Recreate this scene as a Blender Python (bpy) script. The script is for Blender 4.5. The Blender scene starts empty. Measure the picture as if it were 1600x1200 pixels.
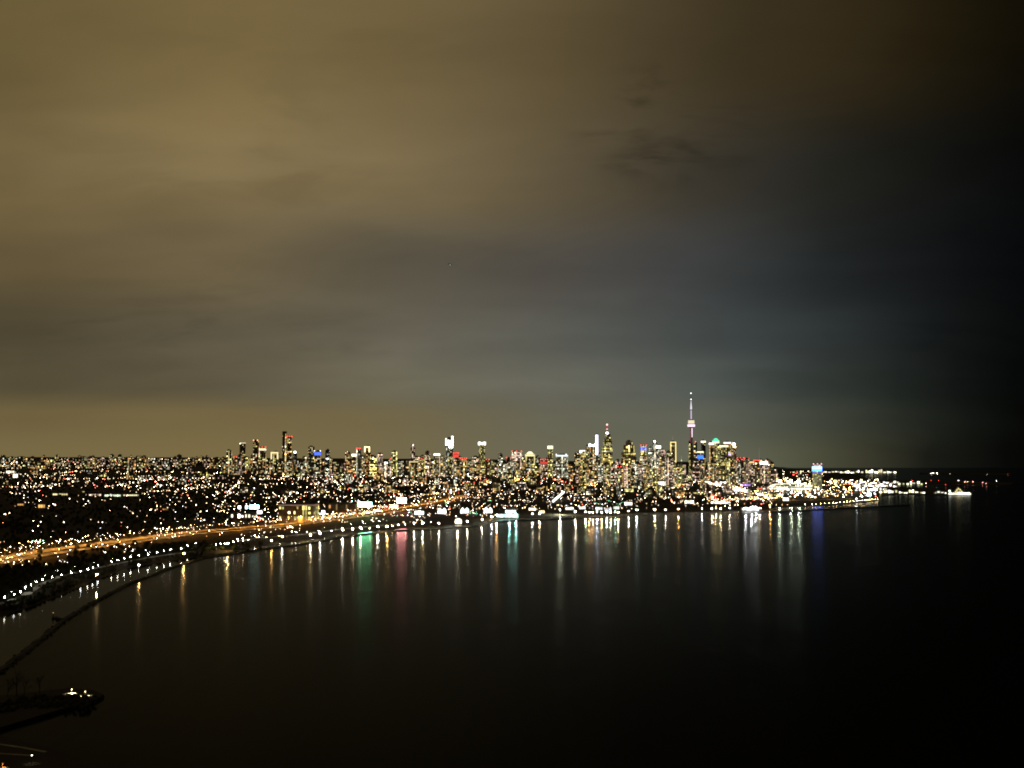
import bpy, math, random
import numpy as np
from mathutils import Vector
R = random.Random(7)
S = bpy.context.scene
COL = S.collection
rad = math.radians

# ------------------------------------------------------------------ camera
F = 1962.0                      # focal length in pixels of the 1600 px wide photograph
CAMZ = 150.0                    # the picture is taken from a high balcony
HOR = 712.0                     # horizon row
PITCH = math.atan((HOR - 600.0) / F)
cd = bpy.data.cameras.new('camera'); cam = bpy.data.objects.new('camera', cd); COL.objects.link(cam)
cam.location = (0, 0, CAMZ); cam.rotation_euler = (rad(90) + PITCH, 0, 0)
cd.sensor_width = 36.0; cd.lens = 36.0 * F / 1600.0
cd.clip_start = 1.0; cd.clip_end = 300000.0
S.camera = cam
S.view_settings.view_transform = 'Standard'
try: S.view_settings.look = 'None'
except Exception: pass
S.view_settings.exposure = 0.0; S.view_settings.gamma = 1.0
S.view_settings.use_curve_mapping = False
S.cycles.use_light_tree = True
S.cycles.max_bounces = 4; S.cycles.diffuse_bounces = 2; S.cycles.glossy_bounces = 3
S.cycles.sample_clamp_indirect = 2.0
S.cycles.sample_clamp_direct = 0.0
S.cycles.filter_width = 1.9
S.cycles.use_adaptive_sampling = False
S.cycles.use_denoising = True

# ------------------------------------------------------------------ sky: night clouds lit by the city from below
W = bpy.data.worlds.new('World'); S.world = W; W.use_nodes = True
def lin(c):
    return tuple(((v / 255.0) / 12.92 if v / 255.0 <= 0.04045 else ((v / 255.0 + 0.055) / 1.055) ** 2.4) for v in c)
def build_sky():
    nt = W.node_tree; N = nt.nodes; L = nt.links
    for n in list(N): N.remove(n)
    def nd(t, **k):
        n = N.new(t)
        for a, v in k.items(): setattr(n, a, v)
        return n
    def mth(op, a, b=None, c=None, clamp=False):
        n = nd('ShaderNodeMath', operation=op, use_clamp=clamp)
        for i, v in enumerate((a, b, c)):
            if v is None: continue
            if hasattr(v, 'is_output'): L.new(v, n.inputs[i])
            else: n.inputs[i].default_value = v
        return n.outputs[0]
    out = nd('ShaderNodeOutputWorld')
    tc = nd('ShaderNodeTexCoord')
    sep = nd('ShaderNodeSeparateXYZ'); L.new(tc.outputs['Generated'], sep.inputs[0])
    x, y, z = sep.outputs
    az = mth('ARCTAN2', x, y)                                    # 0 ahead, + to the lake
    hyp = mth('SQRT', mth('ADD', mth('MULTIPLY', x, x), mth('MULTIPLY', y, y)))
    el = mth('ARCTAN2', z, hyp)
    # cloud coordinates: a soft plane of cloud overhead, squeezed near the horizon
    cz = mth('ADD', mth('MAXIMUM', z, 0.0), 0.30)
    comb = nd('ShaderNodeCombineXYZ')
    L.new(mth('DIVIDE', x, cz), comb.inputs[0]); L.new(mth('DIVIDE', y, cz), comb.inputs[1])
    mp = nd('ShaderNodeMapping'); L.new(comb.outputs[0], mp.inputs['Vector'])
    mp.inputs['Rotation'].default_value = (0, 0, rad(-14)); mp.inputs['Scale'].default_value = (0.62, 1.15, 1.0)
    mp.inputs['Location'].default_value = (3.1, 1.7, 0.0)
    def noise(scale, detail, rough, vec, dist=0.0):
        n = nd('ShaderNodeTexNoise'); n.inputs['Scale'].default_value = scale; n.inputs['Detail'].default_value = detail
        n.inputs['Roughness'].default_value = rough; n.inputs['Distortion'].default_value = dist
        L.new(vec, n.inputs['Vector']); return n.outputs['Fac']
    n1 = noise(1.5, 3, 0.45, mp.outputs[0], 0.5)
    n2 = noise(4.2, 4, 0.5, mp.outputs[0], 0.4)
    wob = mth('MULTIPLY', mth('SUBTRACT', n1, 0.5), 0.10)
    azw = mth('ADD', az, mth('MULTIPLY', wob, 0.8))
    elw = mth('ADD', el, mth('MULTIPLY', mth('MULTIPLY', wob, mth('MINIMUM', mth('MULTIPLY', el, 5.0), 1.0)), 0.6))
    pos = mth('ADD', mth('DIVIDE', azw, 2 * math.pi), 0.5)
    def apos(px):  return math.atan((px - 800) / F) / (2 * math.pi) + 0.5
    # rows of colours seen in the photograph: (row, [(column, colour), ...])
    rows = [
        (-900, [(100, (86, 73, 48)), (700, (84, 72, 49)), (1200, (48, 40, 25)), (1450, (30, 24, 13)), (1750, (10, 8, 4))]),
        (60,  [(60, (108, 92, 57)), (400, (121, 103, 66)), (700, (107, 92, 62)), (1000, (76, 65, 44)), (1200, (57, 47, 30)), (1400, (42, 34, 19)), (1500, (31, 25, 12)), (1600, (20, 16, 7)), (1750, (9, 7, 3))]),
        (280, [(40, (106, 91, 60)), (350, (126, 109, 75)), (620, (118, 103, 73)), (900, (86, 76, 57)), (1080, (60, 55, 45)), (1200, (47, 45, 39)), (1300, (35, 35, 30)), (1400, (26, 26, 22)), (1500, (17, 18, 16)), (1600, (9, 10, 9)), (1750, (5, 5, 5))]),
        (420, [(40, (98, 84, 57)), (350, (108, 95, 69)), (600, (95, 88, 73)), (850, (80, 76, 69)), (1080, (63, 64, 64)), (1200, (49, 52, 52)), (1300, (35, 38, 38)), (1400, (25, 27, 28)), (1500, (15, 17, 18)), (1600, (8, 9, 10)), (1750, (4, 5, 6))]),
        (530, [(40, (82, 74, 54)), (350, (94, 86, 68)), (650, (100, 95, 81)), (950, (84, 86, 81)), (1150, (62, 68, 68)), (1300, (44, 49, 49)), (1440, (24, 27, 27)), (1530, (14, 16, 16)), (1610, (7, 8, 9)), (1750, (4, 5, 5))]),
        (608, [(40, (84, 76, 55)), (320, (92, 84, 64)), (600, (105, 100, 80)), (850, (106, 105, 93)), (1100, (85, 91, 86)), (1250, (56, 62, 58)), (1400, (32, 36, 33)), (1500, (18, 21, 19)), (1600, (7, 9, 8)), (1750, (4, 5, 4))]),
        (656, [(40, (111, 97, 64)), (320, (118, 103, 68)), (600, (115, 103, 73)), (850, (103, 101, 84)), (1100, (95, 97, 85)), (1250, (68, 72, 62)), (1370, (43, 47, 39)), (1480, (21, 24, 20)), (1590, (7, 8, 6)), (1750, (4, 4, 3))]),
        (712, [(40, (120, 106, 69)), (320, (123, 108, 70)), (600, (117, 106, 74)), (850, (107, 104, 84)), (1100, (102, 103, 86)), (1250, (84, 85, 66)), (1350, (60, 59, 45)), (1440, (27, 28, 22)), (1540, (9, 10, 8)), (1650, (4, 4, 3))]),
    ]
    cols = []
    for row, st in rows:
        cr = nd('ShaderNodeValToRGB'); cr.color_ramp.interpolation = 'LINEAR'
        L.new(pos, cr.inputs[0])
        e = cr.color_ramp.elements
        first, last = lin(st[0][1]), lin(st[-1][1])
        back = tuple(0.45 * v for v in first)
        pts = [(0.0, back), (0.36, first)] + [(apos(c), lin(k)) for c, k in st] + [(0.66, last), (0.86, last), (1.0, back)]
        while len(e) < len(pts): e.new(0.5)
        for el_, (p, c) in zip(e, pts): el_.position = p; 
        for el_, (p, c) in zip(e, pts): el_.position = p; el_.color = (*c, 1)
        cols.append((math.atan((HOR - row) / F), cr.outputs[0]))
    cur = cols[0][1]
    for k in range(1, len(cols)):
        e_hi, e_lo = cols[k - 1][0], cols[k][0]
        t = nd('ShaderNodeMapRange', interpolation_type='SMOOTHSTEP')
        L.new(elw, t.inputs['Value']); t.inputs['From Min'].default_value = e_hi; t.inputs['From Max'].default_value = e_lo
        mx = nd('ShaderNodeMix', data_type='RGBA'); L.new(t.outputs[0], mx.inputs[0]); L.new(cur, mx.inputs[6]); L.new(cols[k][1], mx.inputs[7])
        cur = mx.outputs[2]
    # soft thick and thin patches of cloud
    mp2 = nd('ShaderNodeMapping'); L.new(comb.outputs[0], mp2.inputs['Vector']); mp2.inputs['Rotation'].default_value = (0, 0, rad(-8)); mp2.inputs['Scale'].default_value = (1.0, 1.9, 1.0); mp2.inputs['Location'].default_value = (0.4, 7.3, 0.0)
    n3 = noise(4.6, 4, 0.55, mp2.outputs[0], 0.6)
    gate = noise(1.3, 2, 0.4, mp2.outputs[0], 0.2)
    gt = nd('ShaderNodeMapRange', interpolation_type='SMOOTHSTEP'); L.new(gate, gt.inputs['Value']); gt.inputs['From Min'].default_value = 0.46; gt.inputs['From Max'].default_value = 0.68
    ws = nd('ShaderNodeMapRange', interpolation_type='SMOOTHSTEP'); L.new(n3, ws.inputs['Value']); ws.inputs['From Min'].default_value = 0.47; ws.inputs['From Max'].default_value = 0.66
    # a torn darker patch of cloud high above the towers
    dx = mth('DIVIDE', mth('SUBTRACT', az, 0.125), 0.085); dy = mth('DIVIDE', mth('SUBTRACT', el, 0.258), 0.052)
    blob = nd('ShaderNodeMapRange', interpolation_type='SMOOTHSTEP'); L.new(mth('ADD', mth('MULTIPLY', dx, dx), mth('MULTIPLY', dy, dy)), blob.inputs['Value']); blob.inputs['From Min'].default_value = 1.2; blob.inputs['From Max'].default_value = 0.0
    wisp = mth('MULTIPLY', ws.outputs[0], mth('MAXIMUM', mth('MULTIPLY', gt.outputs[0], 0.22), blob.outputs[0]))
    m = mth('ADD', mth('ADD', mth('MULTIPLY', wisp, -0.5), mth('MULTIPLY', mth('SUBTRACT', n1, 0.5), 0.85)), mth('MULTIPLY', mth('SUBTRACT', n2, 0.5), 0.46))
    amt = mth('MULTIPLY_ADD', m, 1.0, 1.0)
    fade = nd('ShaderNodeMapRange', interpolation_type='SMOOTHSTEP'); L.new(el, fade.inputs['Value'])
    fade.inputs['From Min'].default_value = 0.005; fade.inputs['From Max'].default_value = 0.07
    fac = mth('ADD', 1.0, mth('MULTIPLY', mth('SUBTRACT', amt, 1.0), fade.outputs[0]))
    mul = nd('ShaderNodeVectorMath', operation='SCALE'); L.new(cur, mul.inputs[0]); L.new(fac, mul.inputs['Scale'])
    bg = nd('ShaderNodeBackground'); L.new(mul.outputs[0], bg.inputs[0]); bg.inputs[1].default_value = 1.0
    sky = nd('ShaderNodeTexSky', sky_type='NISHITA'); sky.sun_disc = False
    sky.sun_elevation = rad(-12); sky.sun_rotation = rad(-80)
    bg2 = nd('ShaderNodeBackground'); L.new(sky.outputs[0], bg2.inputs[0]); bg2.inputs[1].default_value = 0.05
    add = nd('ShaderNodeAddShader'); L.new(bg.outputs[0], add.inputs[0]); L.new(bg2.outputs[0], add.inputs[1])
    L.new(add.outputs[0], out.inputs[0])
build_sky()

# ------------------------------------------------------------------ materials
MATS = {}
def principled(name, color, rough=0.8, metal=0.0, noise=None, bump=0.0, spec=0.3):
    if name in MATS: return MATS[name]
    m = bpy.data.materials.new(name); m.use_nodes = True
    b = m.node_tree.nodes['Principled BSDF']; nt = m.node_tree
    b.inputs['Roughness'].default_value = rough; b.inputs['Metallic'].default_value = metal
    b.inputs['Specular IOR Level'].default_value = spec
    b.inputs['Base Color'].default_value = (*color, 1)
    if noise:
        tc = nt.nodes.new('ShaderNodeTexCoord'); n = nt.nodes.new('ShaderNodeTexNoise')
        n.inputs['Scale'].default_value = noise; n.inputs['Detail'].default_value = 4
        nt.links.new(tc.outputs['Object'], n.inputs['Vector'])
        cr = nt.nodes.new('ShaderNodeValToRGB'); nt.links.new(n.outputs['Fac'], cr.inputs[0])
        cr.color_ramp.elements[0].position = 0.3; cr.color_ramp.elements[1].position = 0.72
        cr.color_ramp.elements[0].color = (*[v * 0.6 for v in color], 1)
        cr.color_ramp.elements[1].color = (*[min(1, v * 1.4) for v in color], 1)
        nt.links.new(cr.outputs[0], b.inputs['Base Color'])
        if bump:
            bp = nt.nodes.new('ShaderNodeBump'); bp.inputs['Strength'].default_value = bump
            nt.links.new(n.outputs['Fac'], bp.inputs['Height']); nt.links.new(bp.outputs[0], b.inputs['Normal'])
    MATS[name] = m; return m
def emit(color, strength, sample=True):
    """glow of one colour: lamps, screens, lit panes, and parts that shine without a lamp"""
    s = float('%.2g' % strength); c = tuple(round(v, 2) for v in color)
    key = ('emit', c, s, sample)
    if key in MATS: return MATS[key]
    m = bpy.data.materials.new('solid_glow'); m.use_nodes = True; nt = m.node_tree
    for n in list(nt.nodes): nt.nodes.remove(n)
    o = nt.nodes.new('ShaderNodeOutputMaterial'); e = nt.nodes.new('ShaderNodeEmission')
    e.inputs[0].default_value = (*c, 1); e.inputs[1].default_value = s
    nt.links.new(e.outputs[0], o.inputs[0])
    m.cycles.emission_sampling = 'FRONT' if sample else 'NONE'
    MATS[key] = m; return m
def emit_attr():
    """glow whose colour and brightness differ from pane to pane (stored on the panes)"""
    if 'glow_attr' in MATS: return MATS['glow_attr']
    m = bpy.data.materials.new('lit_glass'); m.use_nodes = True; nt = m.node_tree
    for n in list(nt.nodes): nt.nodes.remove(n)
    o = nt.nodes.new('ShaderNodeOutputMaterial'); e = nt.nodes.new('ShaderNodeEmission'); a = nt.nodes.new('ShaderNodeAttribute')
    a.attribute_name = 'glow'; nt.links.new(a.outputs['Color'], e.inputs[0]); e.inputs[1].default_value = 1.0
    nt.links.new(e.outputs[0], o.inputs[0]); m.cycles.emission_sampling = 'NONE'
    MATS['glow_attr'] = m; return m
def water_mat(name, lobes, bump, scale, ior=1.034, tint=0.52, swell=0.0):
    """dark water: facets of several slopes, LOBES = [(roughness, share), ...]"""
    m = bpy.data.materials.new(name); m.use_nodes = True; nt = m.node_tree; N = nt.nodes; L = nt.links
    for n in list(N): N.remove(n)
    o = N.new('ShaderNodeOutputMaterial'); mix = N.new('ShaderNodeMixShader'); L.new(mix.outputs[0], o.inputs[0])
    d = N.new('ShaderNodeBsdfDiffuse'); d.inputs[0].default_value = (0.006, 0.007, 0.004, 1)
    f = N.new('ShaderNodeFresnel'); f.inputs['IOR'].default_value = ior
    tc = N.new('ShaderNodeTexCoord'); mp = N.new('ShaderNodeMapping'); mp.inputs['Scale'].default_value = (0.6, 1.0, 1.0)
    mp.inputs['Rotation'].default_value = (0, 0, rad(12))
    L.new(tc.outputs['Object'], mp.inputs[0])
    n = N.new('ShaderNodeTexNoise'); n.inputs['Scale'].default_value = scale; n.inputs['Detail'].default_value = 5; n.inputs['Roughness'].default_value = 0.6
    L.new(mp.outputs[0], n.inputs['Vector'])
    bp = N.new('ShaderNodeBump'); bp.inputs['Strength'].default_value = 1.0; bp.inputs['Distance'].default_value = bump
    L.new(n.outputs['Fac'], bp.inputs['Height'])
    if swell:
        n4 = N.new('ShaderNodeTexNoise'); n4.inputs['Scale'].default_value = 0.028; n4.inputs['Detail'].default_value = 3; n4.inputs['Roughness'].default_value = 0.65
        mp4 = N.new('ShaderNodeMapping'); mp4.inputs['Scale'].default_value = (1.1, 0.2, 1.0); L.new(tc.outputs['Object'], mp4.inputs[0]); L.new(mp4.outputs[0], n4.inputs['Vector'])
        bq = N.new('ShaderNodeBump'); bq.inputs['Strength'].default_value = 1.0; bq.inputs['Distance'].default_value = swell; L.new(n4.outputs['Fac'], bq.inputs['Height']); L.new(bp.outputs[0], bq.inputs['Normal']); bp = bq
    cur = None; acc = 0.0
    for r, w in lobes:
        g = N.new('ShaderNodeBsdfAnisotropic'); g.distribution = 'BECKMANN'; g.inputs['Roughness'].default_value = r
        g.inputs['Color'].default_value = (tint, tint, tint * .94, 1); L.new(bp.outputs[0], g.inputs['Normal'])
        acc += w
        if cur is None: cur = g.outputs[0]
        else:
            q = N.new('ShaderNodeMixShader'); q.inputs[0].default_value = w / acc; L.new(cur, q.inputs[1]); L.new(g.outputs[0], q.inputs[2]); cur = q.outputs[0]
    L.new(f.outputs[0], mix.inputs[0]); L.new(d.outputs[0], mix.inputs[1]); L.new(cur, mix.inputs[2])
    return m
M_LAND = principled('dark_ground', (0.045, 0.036, 0.022), 0.95, noise=0.01, bump=0.0, spec=0.1)
M_ASPH = principled('asphalt', (0.10, 0.10, 0.10), 0.85, noise=0.3, spec=0.2)
M_PATH = principled('pale_path', (0.32, 0.31, 0.27), 0.85, noise=0.2, spec=0.2)
M_STONE = principled('dark_stone', (0.04, 0.039, 0.034), 0.9, noise=0.4, bump=0.4)
M_POLE = principled('painted_steel', (0.08, 0.085, 0.08), 0.5, 0.6)
M_TREE = principled('bark', (0.06, 0.05, 0.04), 0.9, noise=3.0, bump=0.3)
M_LEAF = principled('night_foliage', (0.035, 0.04, 0.02), 0.9, noise=0.2, spec=0.1)
M_ROOF = principled('roof_felt', (0.10, 0.10, 0.10), 0.9, noise=0.4)
M_WHITE = principled('white_paint', (0.75, 0.75, 0.72), 0.6, noise=0.5)
BODY = {
    'dark': principled('dark_glass_wall', (0.035, 0.04, 0.045), 0.25, 0.0, noise=0.03, spec=0.5),
    'grey': principled('grey_concrete', (0.22, 0.21, 0.19), 0.8, noise=0.08),
    'tan': principled('tan_brick', (0.26, 0.2, 0.14), 0.85, noise=0.1),
    'brown': principled('brown_brick', (0.16, 0.1, 0.07), 0.85, noise=0.1),
    'pale': principled('pale_stone', (0.4, 0.38, 0.34), 0.8, noise=0.06),
}

# ------------------------------------------------------------------ mesh helpers
class MB:
    def __init__(s): s.v, s.f, s.m, s.c, s.mats = [], [], [], [], []
    def mi(s, mat):
        if mat not in s.mats: s.mats.append(mat)
        return s.mats.index(mat)
    def add(s, vs, fs, mat, col=None):
        b = len(s.v); s.v += [tuple(p) for p in vs]; s.f += [tuple(i + b for i in f) for f in fs]
        k = s.mi(mat); s.m += [k] * len(fs); s.c += [col or (0, 0, 0)] * len(vs); return s
    def prism(s, ring0, ring1, mat, cap0=True, cap1=True, col=None):
        n = len(ring0)
        fs = [(i, (i + 1) % n, n + (i + 1) % n, n + i) for i in range(n)]
        if cap1: fs.append(tuple(range(n, 2 * n)))
        if cap0: fs.append(tuple(range(n - 1, -1, -1)))
        return s.add(list(ring0) + list(ring1), fs, mat, col)
    def box(s, c, size, mat, yaw=0.0, col=None, taper=1.0):
        x, y, z = c; a, b, h = size; cs, sn = math.cos(yaw), math.sin(yaw)
        def ring(k, zz): return [(x + cs * p * k - sn * q * k, y + sn * p * k + cs * q * k, zz) for p, q in ((-a/2, -b/2), (a/2, -b/2), (a/2, b/2), (-a/2, b/2))]
        return s.prism(ring(1, z), ring(taper, z + h), mat, col=col)
    def ngon(s, c, r0, r1, h, n, mat, col=None, ph=0.0, sy=1.0):
        x, y, z = c
        def ring(r, zz): return [(x + r * math.cos(ph + 2 * math.pi * i / n), y + sy * r * math.sin(ph + 2 * math.pi * i / n), zz) for i in range(n)]
        return s.prism(ring(r0, z), ring(max(r1, 1e-3), z + h), mat, col=col)
    def ball(s, c, r, mat, col=None, n=6, k=4, sz=1.0):
        x, y, z = c; vs, fs = [], []
        for j in range(1, k):
            t = math.pi * j / k
            vs += [(x + r * math.sin(t) * math.cos(2 * math.pi * i / n), y + r * math.sin(t) * math.sin(2 * math.pi * i / n), z + sz * r * math.cos(t)) for i in range(n)]
        top = len(vs); vs += [(x, y, z + sz * r), (x, y, z - sz * r)]
        for i in range(n):
            i2 = (i + 1) % n
            fs.append((i, i2, top)[::-1])
            for j in range(k - 2): fs.append((j * n + i, (j + 1) * n + i, (j + 1) * n + i2, j * n + i2))
            fs.append(((k - 2) * n + i, top + 1, (k - 2) * n + i2))
        return s.add(vs, fs, mat, col)
    def bar(s, a, b, r0, r1, mat, n=5, col=None):
        a, b = Vector(a), Vector(b); d = (b - a)
        if d.length < 1e-6: return s
        d.normalize(); u = d.orthogonal().normalized(); w = d.cross(u)
        def ring(p, r): return [tuple(p + r * (math.cos(2 * math.pi * i / n) * u + math.sin(2 * math.pi * i / n) * w)) for i in range(n)]
        return s.prism(ring(a, r0), ring(b, max(r1, 1e-3)), mat, col=col)
    def quad(s, p, mat, col=None): return s.add(p, [(0, 1, 2, 3)], mat, col)
    def build(s, name, parent=None, loc=None, kind=None):
        me = bpy.data.meshes.new(name); me.from_pydata(s.v, [], s.f)
        for mt in s.mats: me.materials.append(mt)
        if len(s.mats) > 1: me.polygons.foreach_set('material_index', s.m)
        if MATS.get('glow_attr') in s.mats:
            at = me.attributes.new('glow', 'FLOAT_COLOR', 'POINT')
            arr = np.ones((len(s.v), 4), np.float32); arr[:, :3] = np.array(s.c, np.float32); at.data.foreach_set('color', arr.ravel())
        me.update()
        o = bpy.data.objects.new(name, me); COL.objects.link(o)
        if parent is not None: o.parent = parent
        if loc is not None: o.location = loc
        if kind: o['kind'] = kind
        return o
def tag(o, label, cat, group=None):
    o['label'] = label; o['category'] = cat
    if group: o['group'] = group
    return o
def thing(name, label, cat, loc, group=None):
    o = bpy.data.objects.new(name, None); COL.objects.link(o); o.location = loc; o.empty_display_size = 5
    return tag(o, label, cat, group)
ORD = 'first second third fourth fifth sixth seventh eighth ninth tenth eleventh twelfth thirteenth fourteenth fifteenth sixteenth seventeenth eighteenth nineteenth'.split()
def ordn(i):
    """1 -> first, 23 -> twenty-third"""
    if i < 20: return ORD[i - 1]
    tens = ['', '', 'twenty', 'thirty', 'forty', 'fifty', 'sixty', 'seventy', 'eighty', 'ninety']
    tenth = ['', '', 'twentieth', 'thirtieth', 'fortieth', 'fiftieth', 'sixtieth', 'seventieth', 'eightieth', 'ninetieth']
    if i >= 100: return 'hundredth' if i == 100 else 'hundred-and-' + ordn(i - 100)
    return tenth[i // 10] if i % 10 == 0 else tens[i // 10] + '-' + ORD[i % 10 - 1]

# ------------------------------------------------------------------ where things stand
CP, SP = math.cos(PITCH), math.sin(PITCH)
def ray(px, py):
    """direction seen at a picture point"""
    px = np.asarray(px, float); py = np.asarray(py, float)
    a = (px - 800) / F; b = (600 - py) / F
    return np.stack([a, CP - b * SP + 0 * a, SP + b * CP + 0 * a], -1)
def flat(px, py, z=0.0):
    d = ray(px, py); t = (z - CAMZ) / d[..., 2]
    return d[..., 0] * t, d[..., 1] * t
def pix(x, y, z):
    dz = z - CAMZ; depth = y * CP + dz * SP; up = -y * SP + dz * CP
    return 800 + F * x / depth, 600 - F * up / depth
SHORE = [(-900, 1180), (-300, 1020), (0, 964), (60, 944), (105, 926), (150, 906), (200, 888), (262, 877), (330, 868), (400, 855), (440, 849), (475, 845), (545, 835),
         (610, 827), (660, 824), (700, 821), (740, 817), (772, 812), (830, 808.5), (900, 806), (960, 804), (1010, 801), (1070, 800), (1150, 798.5), (1200, 798),
         (1215, 792), (1290, 787), (1345, 783), (1371, 782), (1374, 777), (1377, 768), (1374, 752), (1345, 743), (1412, 738), (1400, 735.3), (1290, 733.5), (1235, 731), (1190, 727), (1150, 724.5)]
sx, sy = flat([p[0] for p in SHORE], [p[1] for p in SHORE])
LAND = list(zip(sx.tolist(), sy.tolist())) + [(9500, 60000), (-60000, 60000), (-60000, sy[0])]
LANDA = np.array(LAND)
def sdist(x, y, poly=LANDA, nseg=None):
    """signed distance to the coast, + inland"""
    x = np.atleast_1d(np.asarray(x, float)); y = np.atleast_1d(np.asarray(y, float))
    best = np.full(x.shape, 1e18); inside = np.zeros(x.shape, bool)
    n = len(poly); nseg = n if nseg is None else nseg
    for i in range(n):
        x0, y0 = poly[i]; x1, y1 = poly[(i + 1) % n]
        dx, dy = x1 - x0, y1 - y0
        if i < nseg:
            t = np.clip(((x - x0) * dx + (y - y0) * dy) / (dx * dx + dy * dy + 1e-9), 0, 1)
            best = np.minimum(best, (x - x0 - t * dx) ** 2 + (y - y0 - t * dy) ** 2)
        cond = (y0 > y) != (y1 > y)
        with np.errstate(divide='ignore', invalid='ignore'):
            xi = (x1 - x0) * (y - y0) / (y1 - y0) + x0
        inside ^= cond & (x < xi)
    d = np.sqrt(best); return np.where(inside, d, -d)
def ss(t): t = np.clip(t, 0, 1); return t * t * (3 - 2 * t)
def height(x, y):
    d = sdist(x, y, LANDA, len(SHORE) - 1)
    x = np.atleast_1d(x); y = np.atleast_1d(y)
    y = np.atleast_1d(y); west = ss((2500 - x) / 4000.0)         # the land climbs away from the lake, less so downtown
    wf = ss((0.17 - x / np.maximum(y, 50.0)) / 0.22)
    h = np.minimum(d * 0.25, 2.2) + 7 * ss((d - 60) / 500) + (14 + 10 * west) * ss((d - 300) / 1800) + 34 * west * ss((d - 1200) / 4500) + 66 * wf * ss((d - 5000) / 12000) - (y / 1000.0) ** 2 * 0.02
    h = h + np.where(d > 300, 3.0 * np.sin(x / 310.0) * np.sin(y / 420.0) * ss((d - 300) / 500), 0)
    return np.where(d > 0, h, np.maximum(d * 0.25, -4.0))
def ground(px, py, it=90):
    """where the lines of sight through picture points meet the land (far ones stop at 30 km)"""
    px = np.atleast_1d(np.asarray(px, float)); py = np.atleast_1d(np.asarray(py, float))
    d = ray(px, np.maximum(py, 700)); hor = np.hypot(d[:, 0], d[:, 1])
    lo = np.full(px.shape, 300.0); hi = np.full(px.shape, 30000.0); found = np.zeros(px.shape, bool)
    ts = np.geomspace(450, 30000, it)
    prev = np.full(px.shape, 450.0)
    for t in ts:
        zz = CAMZ + d[:, 2] * t / hor
        hit = (~found) & (zz <= np.maximum(height(d[:, 0] * t / hor, d[:, 1] * t / hor), 0.0))
        lo[hit] = prev[hit]; hi[hit] = t; found |= hit
        prev[~found] = t
    lo[~found] = hi[~found] - 1
    for _ in range(14):
        mid = (lo + hi) / 2; zz = CAMZ + d[:, 2] * mid / hor
        below = zz <= np.maximum(height(d[:, 0] * mid / hor, d[:, 1] * mid / hor), 0.0)
        hi = np.where(below, mid, hi); lo = np.where(below, lo, mid)
    x = d[:, 0] * hi / hor; y = d[:, 1] * hi / hor
    return x, y, np.maximum(height(x, y), 0.0)
GU = np.arange(-1000, 2000, 4.0); GT = np.geomspace(300, 30500, 640)
def _grid():
    yy = GT[:, None] + 0 * GU[None, :]; xx = (GU[None, :] - 800) / F * yy
    return np.maximum(height(xx.ravel(), yy.ravel()), 0.0).reshape(xx.shape)
GH = _grid()
def spot(px, py):
    """one line of sight against the tabulated land"""
    d = ray(px, max(py, 700)); dx, dy, dz = (float(v) for v in d); u = (800 + F * dx / dy - GU[0]) / 4.0; i = min(len(GU) - 2, max(0, int(u))); f = min(1.0, max(0.0, u - i))
    col = GH[:, i] * (1 - f) + GH[:, i + 1] * f; sight = CAMZ + dz / dy * GT; g = sight - col; below = np.nonzero(g <= 0)[0]
    k = int(below[0]) if len(below) else len(GT) - 1
    if k == 0: t = GT[0]
    elif g[k] > 0: t = GT[k]
    else: t = GT[k - 1] + (GT[k] - GT[k - 1]) * g[k - 1] / (g[k - 1] - g[k])
    z = float(np.interp(t, GT, col)); return dx / dy * float(t), float(t), z
def mpp(y): return y / F                                           # metres per picture pixel at depth y

# ------------------------------------------------------------------ the setting
def sheet(name, pts, z, mat):
    mb = MB(); mb.add([(x, y, z) for x, y in pts], [tuple(range(len(pts)))], mat); o = mb.build(name); o['kind'] = 'structure'; return o
M_LAKE = water_mat('lake_water', [(0.13, .3), (0.19, .42), (0.26, .28)], 0.03, 0.12, swell=0.9)
M_LAGOON = water_mat('still_water', [(0.08, .6), (0.13, .4)], 0.004, 0.3, ior=1.06, tint=0.6)
sheet('lake', [(-14000, 100), (30000, 100), (30000, 15600), (-14000, 15600)], 0.0, M_LAKE)
# breakwater line (outer edge of the still lagoon)
BRK = [(-500, 1290), (-160, 1130), (0, 1050), (60, 1003), (103, 968), (150, 940), (200, 913.5), (260, 890), (312, 874.5), (360, 868), (407, 859), (440, 855), (480, 849), (521, 842), (545, 838), (582, 833.5), (606, 830.5)]
bx_, by_ = flat([p[0] for p in BRK], [p[1] for p in BRK])
BR = list(zip(bx_.tolist(), by_.tolist()))
lag = BR + [LAND[i] for i in range(13, -1, -1)]
sheet('lagoon', lag, 0.06, M_LAGOON)

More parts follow.
